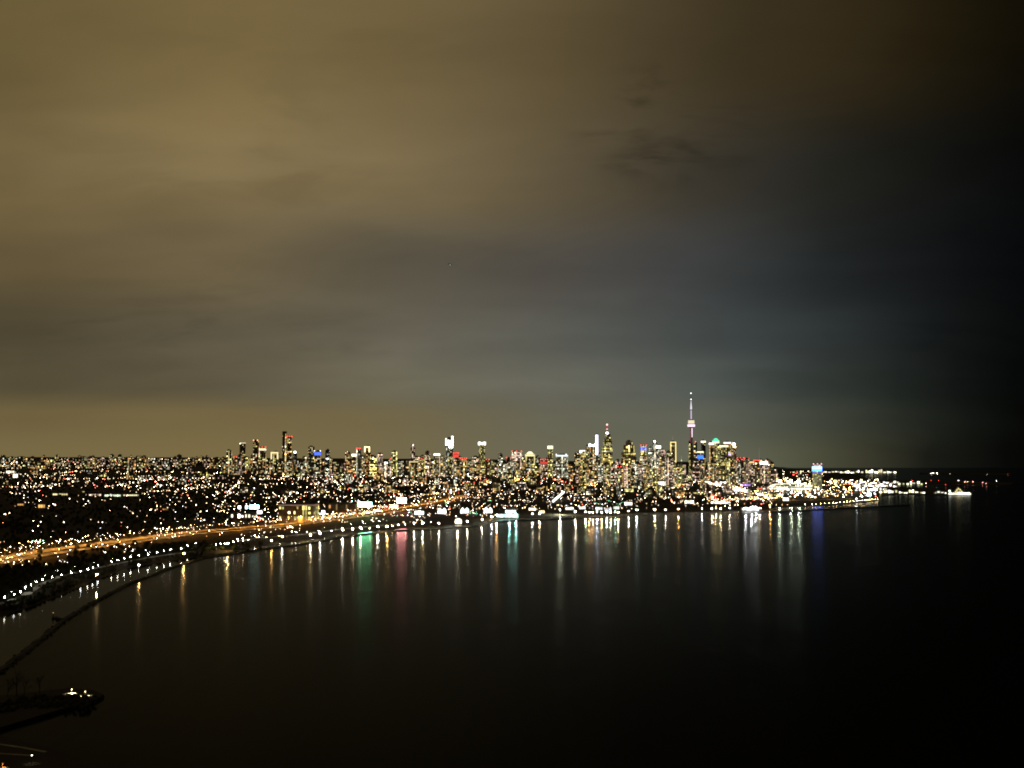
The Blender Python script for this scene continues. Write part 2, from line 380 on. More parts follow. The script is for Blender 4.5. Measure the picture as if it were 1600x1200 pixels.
def terrain():
    us = np.concatenate([np.arange(-1500, -60, 40), np.arange(-60, 1480, 3.5), np.arange(1480, 1700, 20)])
    vs = np.concatenate([np.geomspace(9.5, 20, 40), np.arange(20.5, 110, 0.8), np.arange(110, 250, 1.6), np.arange(250, 520, 6)])   # rows below the horizon
    Y = CAMZ * F / vs
    X = (us[None, :] - 800) / F * Y[:, None]; Yg = np.repeat(Y[:, None], len(us), 1)
    Z = height(X.ravel(), Yg.ravel()).reshape(X.shape)
    V = np.stack([X, Yg, Z], -1).reshape(-1, 3); nr, nc = X.shape
    idx = np.arange(nr * nc).reshape(nr, nc)
    q = np.stack([idx[:-1, :-1], idx[:-1, 1:], idx[1:, 1:], idx[1:, :-1]], -1).reshape(-1, 4)
    q = q[(Z.ravel()[q] > -3.9).any(1)]
    used = np.unique(q); remap = np.full(nr * nc, -1); remap[used] = np.arange(len(used))
    me = bpy.data.meshes.new('city_ground'); me.from_pydata(V[used].tolist(), [], remap[q][:, ::-1].tolist()); me.materials.append(M_LAND); me.update()
    for p in me.polygons: p.use_smooth = True
    o = bpy.data.objects.new('city_ground', me); COL.objects.link(o); o['kind'] = 'structure'
terrain()
def slab(name, pix_pts, top, mat, kind='structure', bottom=-1.0, smooth_edge=True):
    x, y = flat([p[0] for p in pix_pts], [p[1] for p in pix_pts], 0.0)
    pts = list(zip(x.tolist(), y.tolist())); a = sum(pts[i][0] * pts[(i + 1) % len(pts)][1] - pts[(i + 1) % len(pts)][0] * pts[i][1] for i in range(len(pts)))
    if a < 0: pts = pts[::-1]
    cx = sum(p[0] for p in pts) / len(pts); cy = sum(p[1] for p in pts) / len(pts)
    mb = MB(); mb.prism([(px, py, bottom) for px, py in pts], [(cx + (px - cx) * 0.985, cy + (py - cy) * 0.985, top) for px, py in pts], mat)
    o = mb.build(name); o['kind'] = kind; return o
slab('headland', [(-420, 1098), (0, 1092), (60, 1085), (110, 1079.5), (148, 1083), (164, 1090), (150, 1098), (112, 1109), (62, 1124), (0, 1143), (-420, 1250)], 2.0, M_LAND)
slab('near_shore', [(-420, 1095 + 60), (-60, 1148), (0, 1155), (70, 1172), (125, 1190), (150, 1215), (160, 1300), (-420, 1300)], 2.2, M_LAND)
slab('island_ground', [(1376, 775.5), (1400, 772.8), (1440, 773.6), (1480, 774), (1519, 773.4), (1521, 772), (1500, 768), (1440, 762), (1376, 760)], 1.2, M_LAND)
slab('island_ground', [(1325, 757), (1446, 757.2), (1580, 757.5), (1585, 754), (1440, 751), (1325, 750)], 1.2, M_LAND)
slab('island_ground', [(1436, 741.5), (1580, 742.2), (1582, 739.5), (1436, 738.6)], 1.2, M_LAND)

# roads and lit paths: ribbons laid over the ground
def ribbon(name, pix_pts, width, mat, lift=1.0, kind='structure', step=18.0, z=None):
    P = [spot(*p) if z is None else (*[float(v) for v in flat(p[0], p[1], z)], z) for p in pix_pts]
    pts = []
    for a, b in zip(P[:-1], P[1:]):
        n = max(1, int(math.dist(a, b) / step))
        pts += [tuple(a[k] + (b[k] - a[k]) * i / n for k in range(3)) for i in range(n)]
    pts.append(P[-1])
    A = np.array(pts)
    if z is None: A[:, 2] = height(A[:, 0], A[:, 1])
    T = np.gradient(A[:, :2], axis=0); T /= np.linalg.norm(T, axis=1)[:, None] + 1e-9
    Nn = np.stack([-T[:, 1], T[:, 0]], 1) * width / 2
    Lp, Rp = A[:, :2] + Nn, A[:, :2] - Nn
    zz = A[:, 2] + lift
    if z is None: zz = np.maximum(np.maximum(height(Lp[:, 0], Lp[:, 1]), height(Rp[:, 0], Rp[:, 1])), A[:, 2]) + lift
    mb = MB(); v = [(*Lp[i], zz[i]) for i in range(len(A))] + [(*Rp[i], zz[i]) for i in range(len(A))]; n = len(A)
    mb.add(v, [(i, n + i, n + i + 1, i + 1) for i in range(n - 1)], mat)
    o = mb.build(name); o['kind'] = kind
    return np.column_stack([A[:, 0], A[:, 1], zz])
HWY = [(-260, 905), (-60, 881), (0, 873.5), (60, 863), (110, 856), (170, 848.5), (240, 839), (300, 831.5), (360, 827), (430, 821.5), (480, 815.5), (540, 807), (600, 798), (650, 790), (690, 783), (730, 774)]
hwy = ribbon('highway', HWY, 32, M_ASPH)
BLVD = [(-200, 908), (-60, 889), (0, 880.5), (60, 869.5), (110, 862), (170, 854), (240, 843.5), (300, 835.5), (360, 830.5), (430, 825), (480, 819), (540, 811), (600, 803), (645, 796)]
blvd = ribbon('boulevard', BLVD, 26, M_ASPH)
PATHA = [(-120, 968), (0, 944.5), (20, 938.5), (40, 930.5), (62, 915), (95, 901.5), (130, 893.5), (165, 885.5), (195, 879.5), (240, 871), (300, 862.5)]
path_a = ribbon('lakeside_road', PATHA, 9, M_PATH, step=10)
path_b = ribbon('lakeside_road', [(372, 846), (400, 842), (440, 838.5), (475, 835.5), (520, 829), (578, 823), (640, 818)], 10, M_PATH, step=12)
expy = ribbon('expressway', [(1066, 748), (1092, 751.5), (1120, 756), (1150, 764), (1180, 772), (1215, 780)], 30, M_ASPH)
fair_a = ribbon('fairground_road', [(1190, 783), (1240, 782.2), (1300, 780.6), (1366, 779.6)], 30, M_ASPH)
fair_b = ribbon('fairground_road', [(1205, 771), (1260, 771.5), (1320, 770.5), (1368, 769.5)], 34, M_ASPH)
ribbon('shore_path', [(-60, 1152), (0, 1163), (35, 1168), (72, 1175)], 2.2, M_PATH, lift=0.05, z=2.2)
ribbon('shore_path', [(-60, 1172), (0, 1177.5), (50, 1180.5)], 2.2, M_PATH, lift=0.06, z=2.2)

# ------------------------------------------------------------------ breakwater: rubble walls
def breakwater(pix_pts, label, w=7.0, h=1.7):
    x, y = flat([p[0] for p in pix_pts], [p[1] for p in pix_pts]); P = list(zip(x.tolist(), y.tolist()))
    t = thing('breakwater', label, 'breakwater', (P[0][0], P[0][1], 0), 'breakwater walls off the shore')
    mb = MB(); rk = MB(); ox, oy = P[0]
    pts = []
    for a, b in zip(P[:-1], P[1:]):
        n = max(1, int(math.dist(a, b) / 9)); pts += [(a[0] + (b[0] - a[0]) * i / n, a[1] + (b[1] - a[1]) * i / n) for i in range(n)]
    pts.append(P[-1])
    A = np.array(pts); T = np.gradient(A, axis=0); T /= np.linalg.norm(T, axis=1)[:, None]; Nn = np.stack([-T[:, 1], T[:, 0]], 1)
    v = []; n = len(A)
    for k, (off, zz) in enumerate(((w / 2, -0.6), (w / 4, h), (-w / 4, h), (-w / 2, -0.6))):
        for i in range(n):
            j = R.uniform(-0.5, 0.5); q = A[i] + Nn[i] * (off + j); v.append((q[0] - ox, q[1] - oy, zz + (R.uniform(-0.35, 0.5) if zz > 0 else 0)))
    fs = [(k * n + i, k * n + i + 1, (k + 1) * n + i + 1, (k + 1) * n + i) for k in range(3) for i in range(n - 1)]
    fs += [(0, n, 2 * n, 3 * n), (n - 1, 4 * n - 1, 3 * n - 1, 2 * n - 1)]
    mb.add(v, fs, M_STONE); mb.build('core', t)
    for i in range(n):
        for s_ in (-1, 1):
            q = A[i] + Nn[i] * s_ * R.uniform(w * 0.2, w * 0.5) + T[i] * R.uniform(-3, 3); r = R.uniform(0.6, 1.5)
            rk.ball((q[0] - ox, q[1] - oy, R.uniform(0, h)), r, M_STONE, n=5, k=3, sz=0.7)
    rk.build('boulders', t, kind='stuff')
breakwater(BRK[:9], 'long dark rubble breakwater running out of the near corner across the bay', 7)
breakwater([(314, 873.6), (360, 866.5), (407, 859)], 'short dark breakwater wall just past the gap beside the teal reflection', 7)
breakwater([(413, 858), (440, 855), (480, 849), (521, 842), (545, 838)], 'dark breakwater wall in front of the pale lakeside road', 7)
breakwater([(548, 837.3), (582, 833.5), (612, 830.5), (640, 828)], 'dark breakwater wall where the green reflection begins', 7)
breakwater([(646, 827.6), (690, 825.5), (745, 822)], 'dark breakwater wall below the three white canopies', 8)
breakwater([(768, 816.5), (800, 813.8), (850, 812), (900, 810.2)], 'dark breakwater wall below the bathing pavilion', 8)
breakwater([(905, 809.8), (960, 807.6), (1010, 803.8)], 'dark breakwater wall below the row of colourful shore lights', 8)
breakwater([(1190, 799.8), (1260, 797.5), (1310, 795), (1350, 792.5), (1420, 790)], 'long dark outer breakwater in front of the pier lamps', 10, 2.2)
breakwater([(86, 966.5), (94, 968.2), (103, 968)], 'stub of rubble wall branching off the long breakwater by the beacon', 6, 1.4)

# ------------------------------------------------------------------ lamps
WARM, WHT, COOL, ORG, SOD, GRN, RED, TEAL, PINK, BLUE = (1, .74, .4), (1, .9, .7), (.94, .97, 1), (1, .55, .16), (1, .4, .06), (.25, 1, .5), (1, .08, .06), (.4, 1, .9), (1, .5, .5), (.08, .16, 1)
def lamp(name, x, y, z, h, col, energy, label, cat='street lamp', group=None, r=0.42, sample=True, arm=False, ball_n=8):
    """a post-top lamp; ENERGY is how bright it looks from the balcony"""
    t = thing(name, label, cat, (x, y, z), group)
    mb = MB(); mb.ngon((0, 0, -0.4), 0.28, 0.28, 0.9, 6, M_POLE); mb.ngon((0, 0, 0.5), 0.14, 0.09, h - 0.5 - r, 6, M_POLE); mb.build('pole', t)
    hd = MB(); hd.ngon((0, 0, h + r * 0.75), r * 0.75, r * 0.3, r * 0.4, 8, M_POLE); hd = hd.build('lamp_cap', t)
    d = math.sqrt(x * x + y * y); L_ = energy * (d / 1256.0) ** 2 / (math.pi * r * r)
    g = MB(); g.ball((0, 0, h), r, emit(col, L_, sample), n=6, k=4); g.build('lamp_globe', t)
    return t
# along the still lagoon
LAG = [(7, 934), (22, 929.5), (32, 925.5), (39, 919), (48, 914.5), (57, 910), (66, 906.5), (81, 902.5), (96, 899), (111, 895.5), (126, 893), (137, 890), (145, 887), (153, 884), (174, 878), (184, 876), (194, 873), (204, 870.5), (217, 868), (231, 866.5),
       (245, 863.5), (256, 861.5), (266, 859.5), (283, 858), (293, 853), (306, 849)]
def rowlamps(name, pts, h, cols, en, labelf, group, sample=True, r=0.42, jit=0.0):
    P = sorted(pts, key=lambda p: p[0])
    for i, p in enumerate(P):
        x, y, z = spot(p[0], p[1] + h * F / max(900, spot(p[0], p[1])[1]))
        c = p[2] if len(p) > 2 and p[2] else cols[i % len(cols)]; e = (p[3] if len(p) > 3 else en) * R.uniform(0.75, 1.3)
        lamp(name, x, y, z, h, c, e, labelf(i + 1), 'street lamp', group, r, sample)
rowlamps('street_lamp', LAG, 9, [(1, .96, .85), COOL, (1, .94, .8)], 42, lambda i: f'white globe street lamp, {ordn(i)} from the left on the road beside the still lagoon', 'street lamps beside the lagoon')
SHL = [(337, 851, WHT), (344, 850, WHT), (351, 850, WHT), (357, 849.5, COOL), (365, 847, WHT), (372, 846, WHT), (380, 845, WHT), (388, 844), (371, 842.5, PINK), (379, 841.5, WARM), (404, 839, WARM), (398, 837),
       (462, 832), (480, 831.5), (499, 830.5), (518, 830), (536, 829), (551, 827.5), (565, 826.5), (578, 825), (591, 824), (603, 823), (613, 822), (622, 820.5), (633, 819), (647, 818.5), (660, 817.5), (673, 816)]
rowlamps('street_lamp', SHL, 9, [WHT, WARM, WHT], 30, lambda i: f'white street lamp, {ordn(i)} from the left along the shore road behind the breakwater walls', 'street lamps along the shore road', sample=False)
# pier lamps far right
PIER = [(1258, 788), (1269, 787.6), (1275, 787.3), (1282.5, 786.8), (1289, 786.3), (1296, 785.8), (1302, 785.4), (1307, 785), (1312.5, 784.6), (1318.5, 784), (1324, 783.4), (1329, 783), (1334, 782.6), (1339, 782.2), (1343, 781.8), (1347, 781.4), (1351, 781), (1355, 780.4), (1359, 780), (1363, 779.6), (1367, 779.2), (1371, 778.8),
        (1204, 788.5), (1213, 788.3), (1222, 788.5), (1230.5, 788.6)]
def pier():
    px = [p[0] for p in PIER]
    for i, p in enumerate(sorted(PIER)):
        x, y = flat(p[0], p[1] + 3.2, 1.0)
        lamp('pier_lamp', float(x), float(y), 0.6, 6.0, (1, .66, .3), (2.0 if p[0] < 1240 else 11) * R.uniform(.8, 1.2), f'small warm lamp, {ordn(i + 1)} from the left on the far pier below the stadium', 'lamp', 'warm lamps along the far pier', 0.5, False)
pier()
slab('pier', [(1196, 793.3), (1258, 791.6), (1300, 789), (1345, 785.2), (1374, 782.6), (1374, 780.6), (1345, 782.5), (1300, 786), (1258, 788.8), (1196, 790.5)], 0.7, M_STONE)
# highway lamps: full cut-off sodium heads, their light falls on the road
def hwy_lamps(track, every, group, labelf, half, name='highway_lamp', col=SOD, power=5200, h=13):
    seg = np.linalg.norm(np.diff(track[:, :2], axis=0), axis=1); s = np.concatenate([[0], np.cumsum(seg)])
    n = int(s[-1] / every); k = 0; proto = {}
    rows = []
    for i in range(n):
        d = i * every + every / 2; x = np.interp(d, s, track[:, 0]); y = np.interp(d, s, track[:, 1]); z = np.interp(d, s, track[:, 2])
        j = min(len(track) - 2, max(0, int(np.searchsorted(s, d)) - 1)); T = track[j + 1, :2] - track[j, :2]; ang = math.atan2(T[1], T[0])
        p = pix(x, y, z)
        if -30 < p[0] < 1376: rows.append((p[0], x, y, z, ang))
    base = None
    for i, (_, x, y, z, ang) in enumerate(sorted(rows)):
        t = thing(name, labelf(i + 1), 'street lamp', (x - math.sin(ang) * half, y + math.cos(ang) * half, z - 0.3), group); t.rotation_euler = (0, 0, ang)
        if base is None:
            mb = MB(); mb.ngon((0, 0, 0), 0.25, 0.12, h, 6, M_POLE)
            b = MB(); b.bar((0, 0, h - 0.1), (0, -half * 0.75, h + 0.5), 0.09, 0.07, M_POLE)
            hd = MB(); hd.box((0, -half * 0.75, h + 0.36), (1.3, 2.6, 0.35), M_POLE)
            ln = MB(); ln.quad([(-0.5, -half * .75 - 1, h + 0.33), (-0.5, -half * .75 + 1, h + .33), (.5, -half * .75 + 1, h + .33), (.5, -half * .75 - 1, h + .33)], emit(col, power, True))
            base = [mb.build('pole', t), b.build('arm', t), hd.build('lamp_head', t)]; base.append(ln.build('lens', base[2]))
        else:
            new = []
            for o in base[:3]:
                c = o.copy(); COL.objects.link(c); c.parent = t; new.append(c)
            c = base[3].copy(); COL.objects.link(c); c.parent = new[2]
hwy_lamps(hwy, 46, 'sodium lamps along the orange highway', lambda i: f'tall sodium lamp, {ordn(i)} from the left along the orange-lit lakeside highway', 9)
hwy_lamps(blvd, 58, 'sodium lamps along the lakeside boulevard', lambda i: f'sodium lamp, {ordn(i)} from the left on the boulevard between highway and bay', 9, 'boulevard_lamp', (1, .42, .08), 2400)
hwy_lamps(fair_a, 90, 'warm lamps over the fairground roads', lambda i: f'warm lamp, {ordn(i)} from the left along the near fairground road by the pier', 10, 'fairground_lamp', (1, .52, .14), 2200)
hwy_lamps(fair_b, 100, 'warm lamps over the fairground roads', lambda i: f'warm lamp, {ordn(i)} from the left along the far fairground road behind the entrance hall', 11, 'fairground_lamp', (1, .72, .36), 3600)
hwy_lamps(expy, 70, 'sodium lamps along the expressway by the exhibition grounds', lambda i: f'tall sodium lamp, {ordn(i)} from the left on the bright expressway below the condo cluster', 12, 'expressway_lamp', (1, .8, .5), 7000)
hwy_lamps(path_a, 60, 'white lamps over the pale lagoon road', lambda i: f'low white lamp, {ordn(i)} from the left over the pale road beside the lagoon', 4.5, 'road_lamp', (1, .98, .8), 60, 8)
hwy_lamps(path_b, 55, 'white lamps over the pale shore road', lambda i: f'low white lamp, {ordn(i)} from the left over the pale strip of shore road', 5, 'road_lamp', (1, .95, .7), 260, 8)

# ------------------------------------------------------------------ buildings
PAL = {
    'mix': [((1, .62, .2), 4), ((1, .78, .34), 5), ((1, .9, .58), 4), ((.86, .86, .32), 3), ((1, .46, .14), 1.8), ((.92, 1, .8), 1.2), ((1, .6, .46), 1)],
    'warm': [((1, .6, .2), 5), ((1, .74, .32), 5), ((1, .42, .12), 2)],
    'yellow': [((1, .8, .24), 5), ((.9, .84, .28), 5), ((1, .92, .5), 2)],
    'pale': [((1, .93, .68), 5), ((.9, 1, .78), 3), ((1, .8, .48), 2)],
    'pink': [((1, .66, .5), 4), ((1, .8, .62), 3), ((1, .74, .38), 2)],
}
def pick(pal):
    tot = sum(w for _, w in PAL[pal]); t = R.uniform(0, tot)
    for c, w in PAL[pal]:
        t -= w
        if t <= 0: return c
    return c
def box_windows(mb, c, size, yaw, z0, z1, cw, ch, prob, pal, gain=1.0, bands=0.0, cols=0.0):
    """lit panes set 0.3 m proud of the four faces of a block"""
    x, y, _ = c; a, b, _h = size; g = emit_attr(); cs, sn = math.cos(yaw), math.sin(yaw)
    for (nx, ny, half, span) in ((0, -1, b / 2, a), (1, 0, a / 2, b), (0, 1, b / 2, a), (-1, 0, a / 2, b)):
        n = max(1, int(span / cw)); m = max(1, int((z1 - z0) / ch)); pw = span / n; ph = (z1 - z0) / m
        colon = [R.random() < cols for _ in range(n)]
        for j in range(m):
            band = R.random() < bands; bc = pick(pal)
            for i in range(n):
                if not (band or colon[i] or R.random() < prob): continue
                k = gain * math.exp(R.gauss(0.0, 0.7)); col = bc if band else pick(pal); col = tuple(v * k for v in col)
                u0 = -span / 2 + pw * (i + R.uniform(.08, .3)); u1 = -span / 2 + pw * (i + (1 if band else R.uniform(.65, .95)))
                v0 = z0 + ph * (j + R.uniform(.1, .35)); v1 = z0 + ph * (j + R.uniform(.6, .92))
                if colon[i]: v0, v1 = z0 + ph * (j + .05), z0 + ph * (j + .97)
                pts = []
                for u, v in ((u0, v0), (u1, v0), (u1, v1), (u0, v1)):
                    lx = nx * (half + .3) - ny * u; ly = ny * (half + .3) + nx * u
                    pts.append((x + cs * lx - sn * ly, y + sn * lx + cs * ly, v))
                mb.quad(pts, g, col)
def building(name, px, base, top, w, label, cat='tower', group=None, body='grey', shape='slab', pal='mix', prob=0.3, gain=1.0, bands=0.05, cols=0.04, depth=None,
             yaw=None, crown=None, reds=0, redcol=RED, band=None, band2=None, frame=None, spire=None, beacon=None, cell=None, sign=None, lowdark=0.0):
    """a block of flats or offices standing at picture column PX, its top at row TOP, W picture pixels wide"""
    x, y, z = spot(px, base); k = mpp(math.hypot(x, y)); H = max(6.0, (pix(x, y, z)[1] - top) * k)
    Wd = w * k; yaw = R.uniform(-0.5, 0.5) if yaw is None else yaw
    Dp = Wd * R.uniform(.6, 1.0) if depth is None else depth
    A = Wd / (abs(math.cos(yaw)) + abs(math.sin(yaw)) * Dp / Wd); B = A * Dp / Wd
    t = thing(name, label, cat, (x, y, z - 3), group); Hh = H + 3; mat = BODY[body]
    mb = MB(); win = MB(); cw, ch = cell or (max(4.2, k * 2.0), max(4.0, k * 2.3)); blocks = []
    topz = Hh
    if shape == 'slab': blocks = [(0, 0, A, B, 0, Hh)]
    elif shape == 'step': blocks = [(0, 0, A, B, 0, Hh * .72), (A * .06, 0, A * .78, B * .8, Hh * .72, Hh * .9), (A * .08, 0, A * .5, B * .5, Hh * .9, Hh)]
    elif shape == 'twin': blocks = [(-A * .27, 0, A * .42, B, 0, Hh), (A * .27, 0, A * .42, B, 0, Hh * .93), (0, 0, A * .2, B * .6, 0, Hh * .85)]
    elif shape == 'podium': blocks = [(0, 0, A, B, 0, Hh * .25), (0, 0, A * .62, B * .7, Hh * .25, Hh)]
    elif shape == 'round': pass
    for (bx, by, a, b, z0, z1) in blocks:
        cs, sn = math.cos(yaw), math.sin(yaw); c = (cs * bx - sn * by, sn * bx + cs * by, z0)
        mb.box(c, (a, b, z1 - z0), mat, yaw)
        mb.box((c[0], c[1], z1), (a * .97, b * .97, 1.2), M_ROOF, yaw)                       # parapet
        lo = z0 + (8 if z0 == 0 else 1); lo = max(lo, Hh * lowdark)
        if z1 - lo > 3: box_windows(win, c, (a, b, 0), yaw, lo, z1 - 1, cw, ch, prob, pal, gain, bands, cols)
    if shape == 'round':
        mb.ngon((0, 0, 0), A / 2, A / 2, Hh, 14, mat); mb.ngon((0, 0, Hh), A / 2 * 1.12, A / 2 * 1.0, 6, 14, mat)
        box_windows(win, (0, 0, 0), (A * .72, A * .72, 0), yaw, Hh * lowdark + 8, Hh * .97, cw, ch, prob, pal, gain, bands, cols)
        for q in range(len(win.v)):
            vx, vy, vz = win.v[q]; rr = math.hypot(vx, vy); win.v[q] = (vx / rr * (A / 2 + .3), vy / rr * (A / 2 + .3), vz)
    la, lb = (blocks[-1][2], blocks[-1][3]) if blocks else (A * .8, A * .8)
    if shape == 'twin': la, lb = A, B
    wall = mb.build('wall', t)
    if win.v: win.build('lit_windows', t, kind='stuff')
    # roof plant, one box with its own louvred housing
    pm = MB(); ph = min(Hh * .05, k * 1.6) if crown is None else 0.1
    pm.box((R.uniform(-.1, .1) * la, 0, topz + 1.2), (la * .45, lb * .5, max(ph, 1.0)), M_ROOF, yaw); pm.build('roof_plant', wall)
    def strip(nm, z0, h, ww, dd, col, L_):
        s = MB(); s.box((0, 0, z0), (ww, dd, h), emit(col, L_, L_ > 10), yaw); return s.build(nm, t)
    if crown:                                                                             # (colour, strength, height px, kind)
        col, L_, hp, kd = crown; h = hp * k
        if kd == 'band': strip('lit_crown', topz - h, h, la * 1.04, lb * 1.04, col, L_)
        elif kd == 'horns':
            s = MB(); e = emit(col, L_, False)
            s.box((0, 0, topz - h), (la * 1.05, lb * 1.05, h * .62), e, yaw)
            s.box((-la * .42, 0, topz - h * .38), (la * .22, lb * .9, h * .3), e, yaw); s.box((la * .42, 0, topz - h * .38), (la * .22, lb * .9, h * .55), e, yaw)
            for i in (-1, 0, 1): s.box((i * la * .4, 0, topz - h * 1.35), (la * .14, lb * 1.05, h * .35), e, yaw)
            s.build('lit_crown', t)
        elif kd == 'bow':
            s = MB(); e = emit(col, L_, False); s.box((0, 0, topz), (la * .9, lb * .6, h * .6), e, yaw)
            for i in (-1, 1): s.box((i * la * .48, 0, topz - h * .1), (la * .3, lb * .7, h), e, yaw)
            s.build('lit_crown', t)
        elif kd == 'gable':
            s = MB(); e = emit(col, L_, False); s.box((0, 0, topz - h * .4), (la * 1.03, lb * 1.03, h * .4), e, yaw); s.box((0, 0, topz), (la * .9, lb * .9, h * .6), e, yaw, taper=.35); s.build('lit_crown', t)
        elif kd == 'ball':
            s = MB(); s.ball((0, 0, topz + h), h, emit(col, L_, False), n=8, k=6); s.build('roof_light', t)
    if band: col, L_, off, hp = band; strip('light_band', topz - (off + hp) * k, hp * k, A * 1.03, B * 1.03, col, L_)
    if band2: col, L_, off, hp = band2; strip('light_band', topz - (off + hp) * k, hp * k, A * 1.04, B * 1.04, col, L_)
    if frame:                                                                             # lit outline round a dark middle
        col, L_, wp, fh = (*frame, 99)[:4]; z_lo = max(Hh * .15, Hh - fh * k); s = MB(); e = emit(col, L_, False); cs, sn = math.cos(yaw), math.sin(yaw)
        for bx, bz, ww, hh in ((-A / 2, z_lo, wp * k, Hh - z_lo), (A / 2, z_lo, wp * k, Hh - z_lo), (0, Hh - wp * k, A, wp * k)):
            s.box((cs * bx + sn * B / 2, sn * bx - cs * B / 2, bz), (ww, 1.2, hh), e, yaw)
        s.build('lit_frame', t)
    if spire:
        hp, col, L_ = spire; s = MB(); r = max(.9, k * .28); m_ = emit(col, L_, False) if L_ else M_POLE  # given a strength, the spire itself shines, with no lamp on it
        s.ngon((0, 0, topz + 1), r, r * .35, hp * k, 6, m_); s.build('spire', t)
    for i in range(reds):
        q = (i / (reds - 1) - .5) if reds > 1 else 0.0; s = MB(); cs, sn = math.cos(yaw), math.sin(yaw)
        s.ball((cs * q * la - sn * -lb * .3, sn * q * la + cs * -lb * .3, topz + k * .8), k * .9, emit(redcol, 3.0, False), n=6, k=4); s.build('warning_light', t)
    if beacon:
        col, L_, hp, rp = beacon; s = MB(); s.ball((0, 0, topz + hp * k), rp * k, emit(col, L_, False), n=8, k=5); s.build('beacon', t)
        if hp > 1.2: s = MB(); s.ngon((0, 0, topz), .8, .5, hp * k, 5, M_POLE); s.build('mast', t)
    return t
def T(*a, **k): return building('tower', *a, **k)
NAMED = []
def nt(px, base, top, w, short, label, **k):
    NAMED.append((px, short)); return building(k.pop('name', 'tower'), px, base, top, w, label, **k)
# --- hillside cluster
nt(357.5, 743, 705, 8, 'slim dark tower', 'slim dark tower with one bright warm column of windows, leftmost of the hillside cluster', body='dark', prob=.24, cols=.22, beacon=((1, .8, .6), 3, 1.2, .8))
nt(369, 743, 716, 9, 'low red-topped block', 'low dark block with a red roof light beside the blue-lit one', body='brown', prob=.35, reds=3)
nt(378.5, 743, 693, 8.7, 'square dark tower', 'square dark tower with two small lit windows near its flat top', body='dark', prob=.16, lowdark=.1, crown=((1, .9, .6), 1.2, 1, 'band'))
nt(375.8, 741, 719, 5, 'blue-lit block', 'narrow block with a single bright blue light on top', body='dark', prob=.5, pal='pink', crown=((.1, .6, .9), 2.2, 1.9, 'ball'))
nt(399.5, 742, 690, 9, 'dark tower with orange corners', 'dark tower with two orange lamps at the corners of its roof', body='brown', prob=.26, reds=2, redcol=(1, .5, .25))
nt(409.5, 742, 700.5, 11, 'red-rimmed tower', 'tower with a red rim light and a pale lit top floor', body='tan', prob=.4, cols=.15, reds=3, band=((1, .9, .6), 1.6, 2, 2))
nt(430, 741, 707, 11, 'arched-crown tower', 'shorter dark tower with a warm lit arch in its crown', body='dark', prob=.25, pal='yellow', frame=((1, .8, .42), 1.3, 2.2, 11))
nt(444, 742, 677, 8.2, 'tallest hillside tower', 'tallest dark tower of the hillside cluster with a rounded cap', body='dark', shape='round', prob=.12, lowdark=.05, beacon=((1, .9, .7), 2.5, -1.4, .9))
nt(451.7, 742, 684, 7.5, 'red-capped tower', 'warm-windowed tower with a red cap leaning on the tallest dark tower', body='brown', prob=.42, gain=1.2, reds=3)
nt(460.5, 742, 709, 6.5, 'white-beacon tower', 'dark slim tower with a bright white beacon, right of the red-capped tower', body='dark', prob=.2, beacon=((.95, 1, 1), 7, 1.5, 1.9))
# --- midtown
nt(486, 745, 699, 11, 'dark tower before the blue crown', 'dark wide tower with few windows beside the blue-crowned one', body='dark', prob=.3)
nt(495.8, 746, 706, 9, 'blue-crowned tower', 'tower with a deep blue glowing crown and white corner lamps', body='dark', prob=.35, band=(BLUE, 1.6, 1, 5), reds=2, redcol=(1, .9, .7))
nt(511.5, 746, 704, 7, 'grey tower', 'dark grey tower with one pale light at its shoulder', body='dark', prob=.25, pal='pale')
nt(543, 746, 707, 8, 'warm tower', 'warm-lit tower with a pinkish top light, left of the white-lit one', body='brown', prob=.5, pal='warm', beacon=((1, .8, .7), 3, .6, 1.4))
nt(553, 746, 710, 7, 'white-lidded tower', 'tower with an oval white lamp on its roof', body='grey', prob=.45, crown=((1, 1, .8), 4, 3, 'band'))
nt(560.3, 746, 702, 7.5, 'three-red-lamp tower', 'grey-green slim tower with three red lamps in a row', body='grey', prob=.1, pal='pale', cols=.2, reds=4)
nt(574.5, 746, 698, 9, 'bright open-frame tower', 'tower whose top is a bright yellow open frame', body='brown', prob=.4, pal='warm', frame=((1, .85, .45), 2.4, 2, 9))
nt(582.5, 746, 713, 12, 'banded block', 'block with three bright yellow horizontal bands', body='grey', prob=.3, pal='yellow', bands=.5, gain=2)
nt(603, 746, 722, 6, 'bright stairwell block', 'block with one bright white vertical stairwell', body='grey', prob=.3, frame=None, band=((1, 1, .85), 3, 0, 18), w_=0) if False else nt(603, 746, 722, 6, 'bright stairwell block', 'block with one bright white vertical stairwell', body='grey', prob=.3, cols=.6, pal='pale', gain=1.8)
nt(616, 746, 706, 10, 'yellow chequered tower', 'tower chequered with yellow windows up to a flat top', body='tan', prob=.6, pal='yellow', gain=1.4)
nt(645, 746, 697, 7, 'white-knob tower', 'thin tower with a round white lamp at the top corner', body='brown', prob=.5, pal='pink', beacon=((1, 1, .95), 5, .8, 1.5))
nt(648.5, 746, 721, 17, 'glowing-frame block', 'broad dark block framed by a glowing yellow outline', body='dark', prob=.1, frame=((1, .84, .36), 1.0, 1.5, 15), yaw=.05)
nt(668, 746, 706, 7, 'pink-topped tower', 'slim tower with pinkish upper windows', body='tan', prob=.5, pal='pink', gain=1.3)
nt(682.5, 746, 709, 9, 'white-lidded block', 'stout tower capped by a bright white rectangle', body='grey', prob=.4, crown=((1, .96, .75), 3.5, 3, 'band'))
nt(702, 746, 684, 11.5, 'white-crowned tower', 'tower with a brilliant white horned crown, brightest of the midtown skyline', body='grey', prob=.35, pal='pale', crown=((.93, 1, .93), 7, 12, 'horns'), yaw=.1)
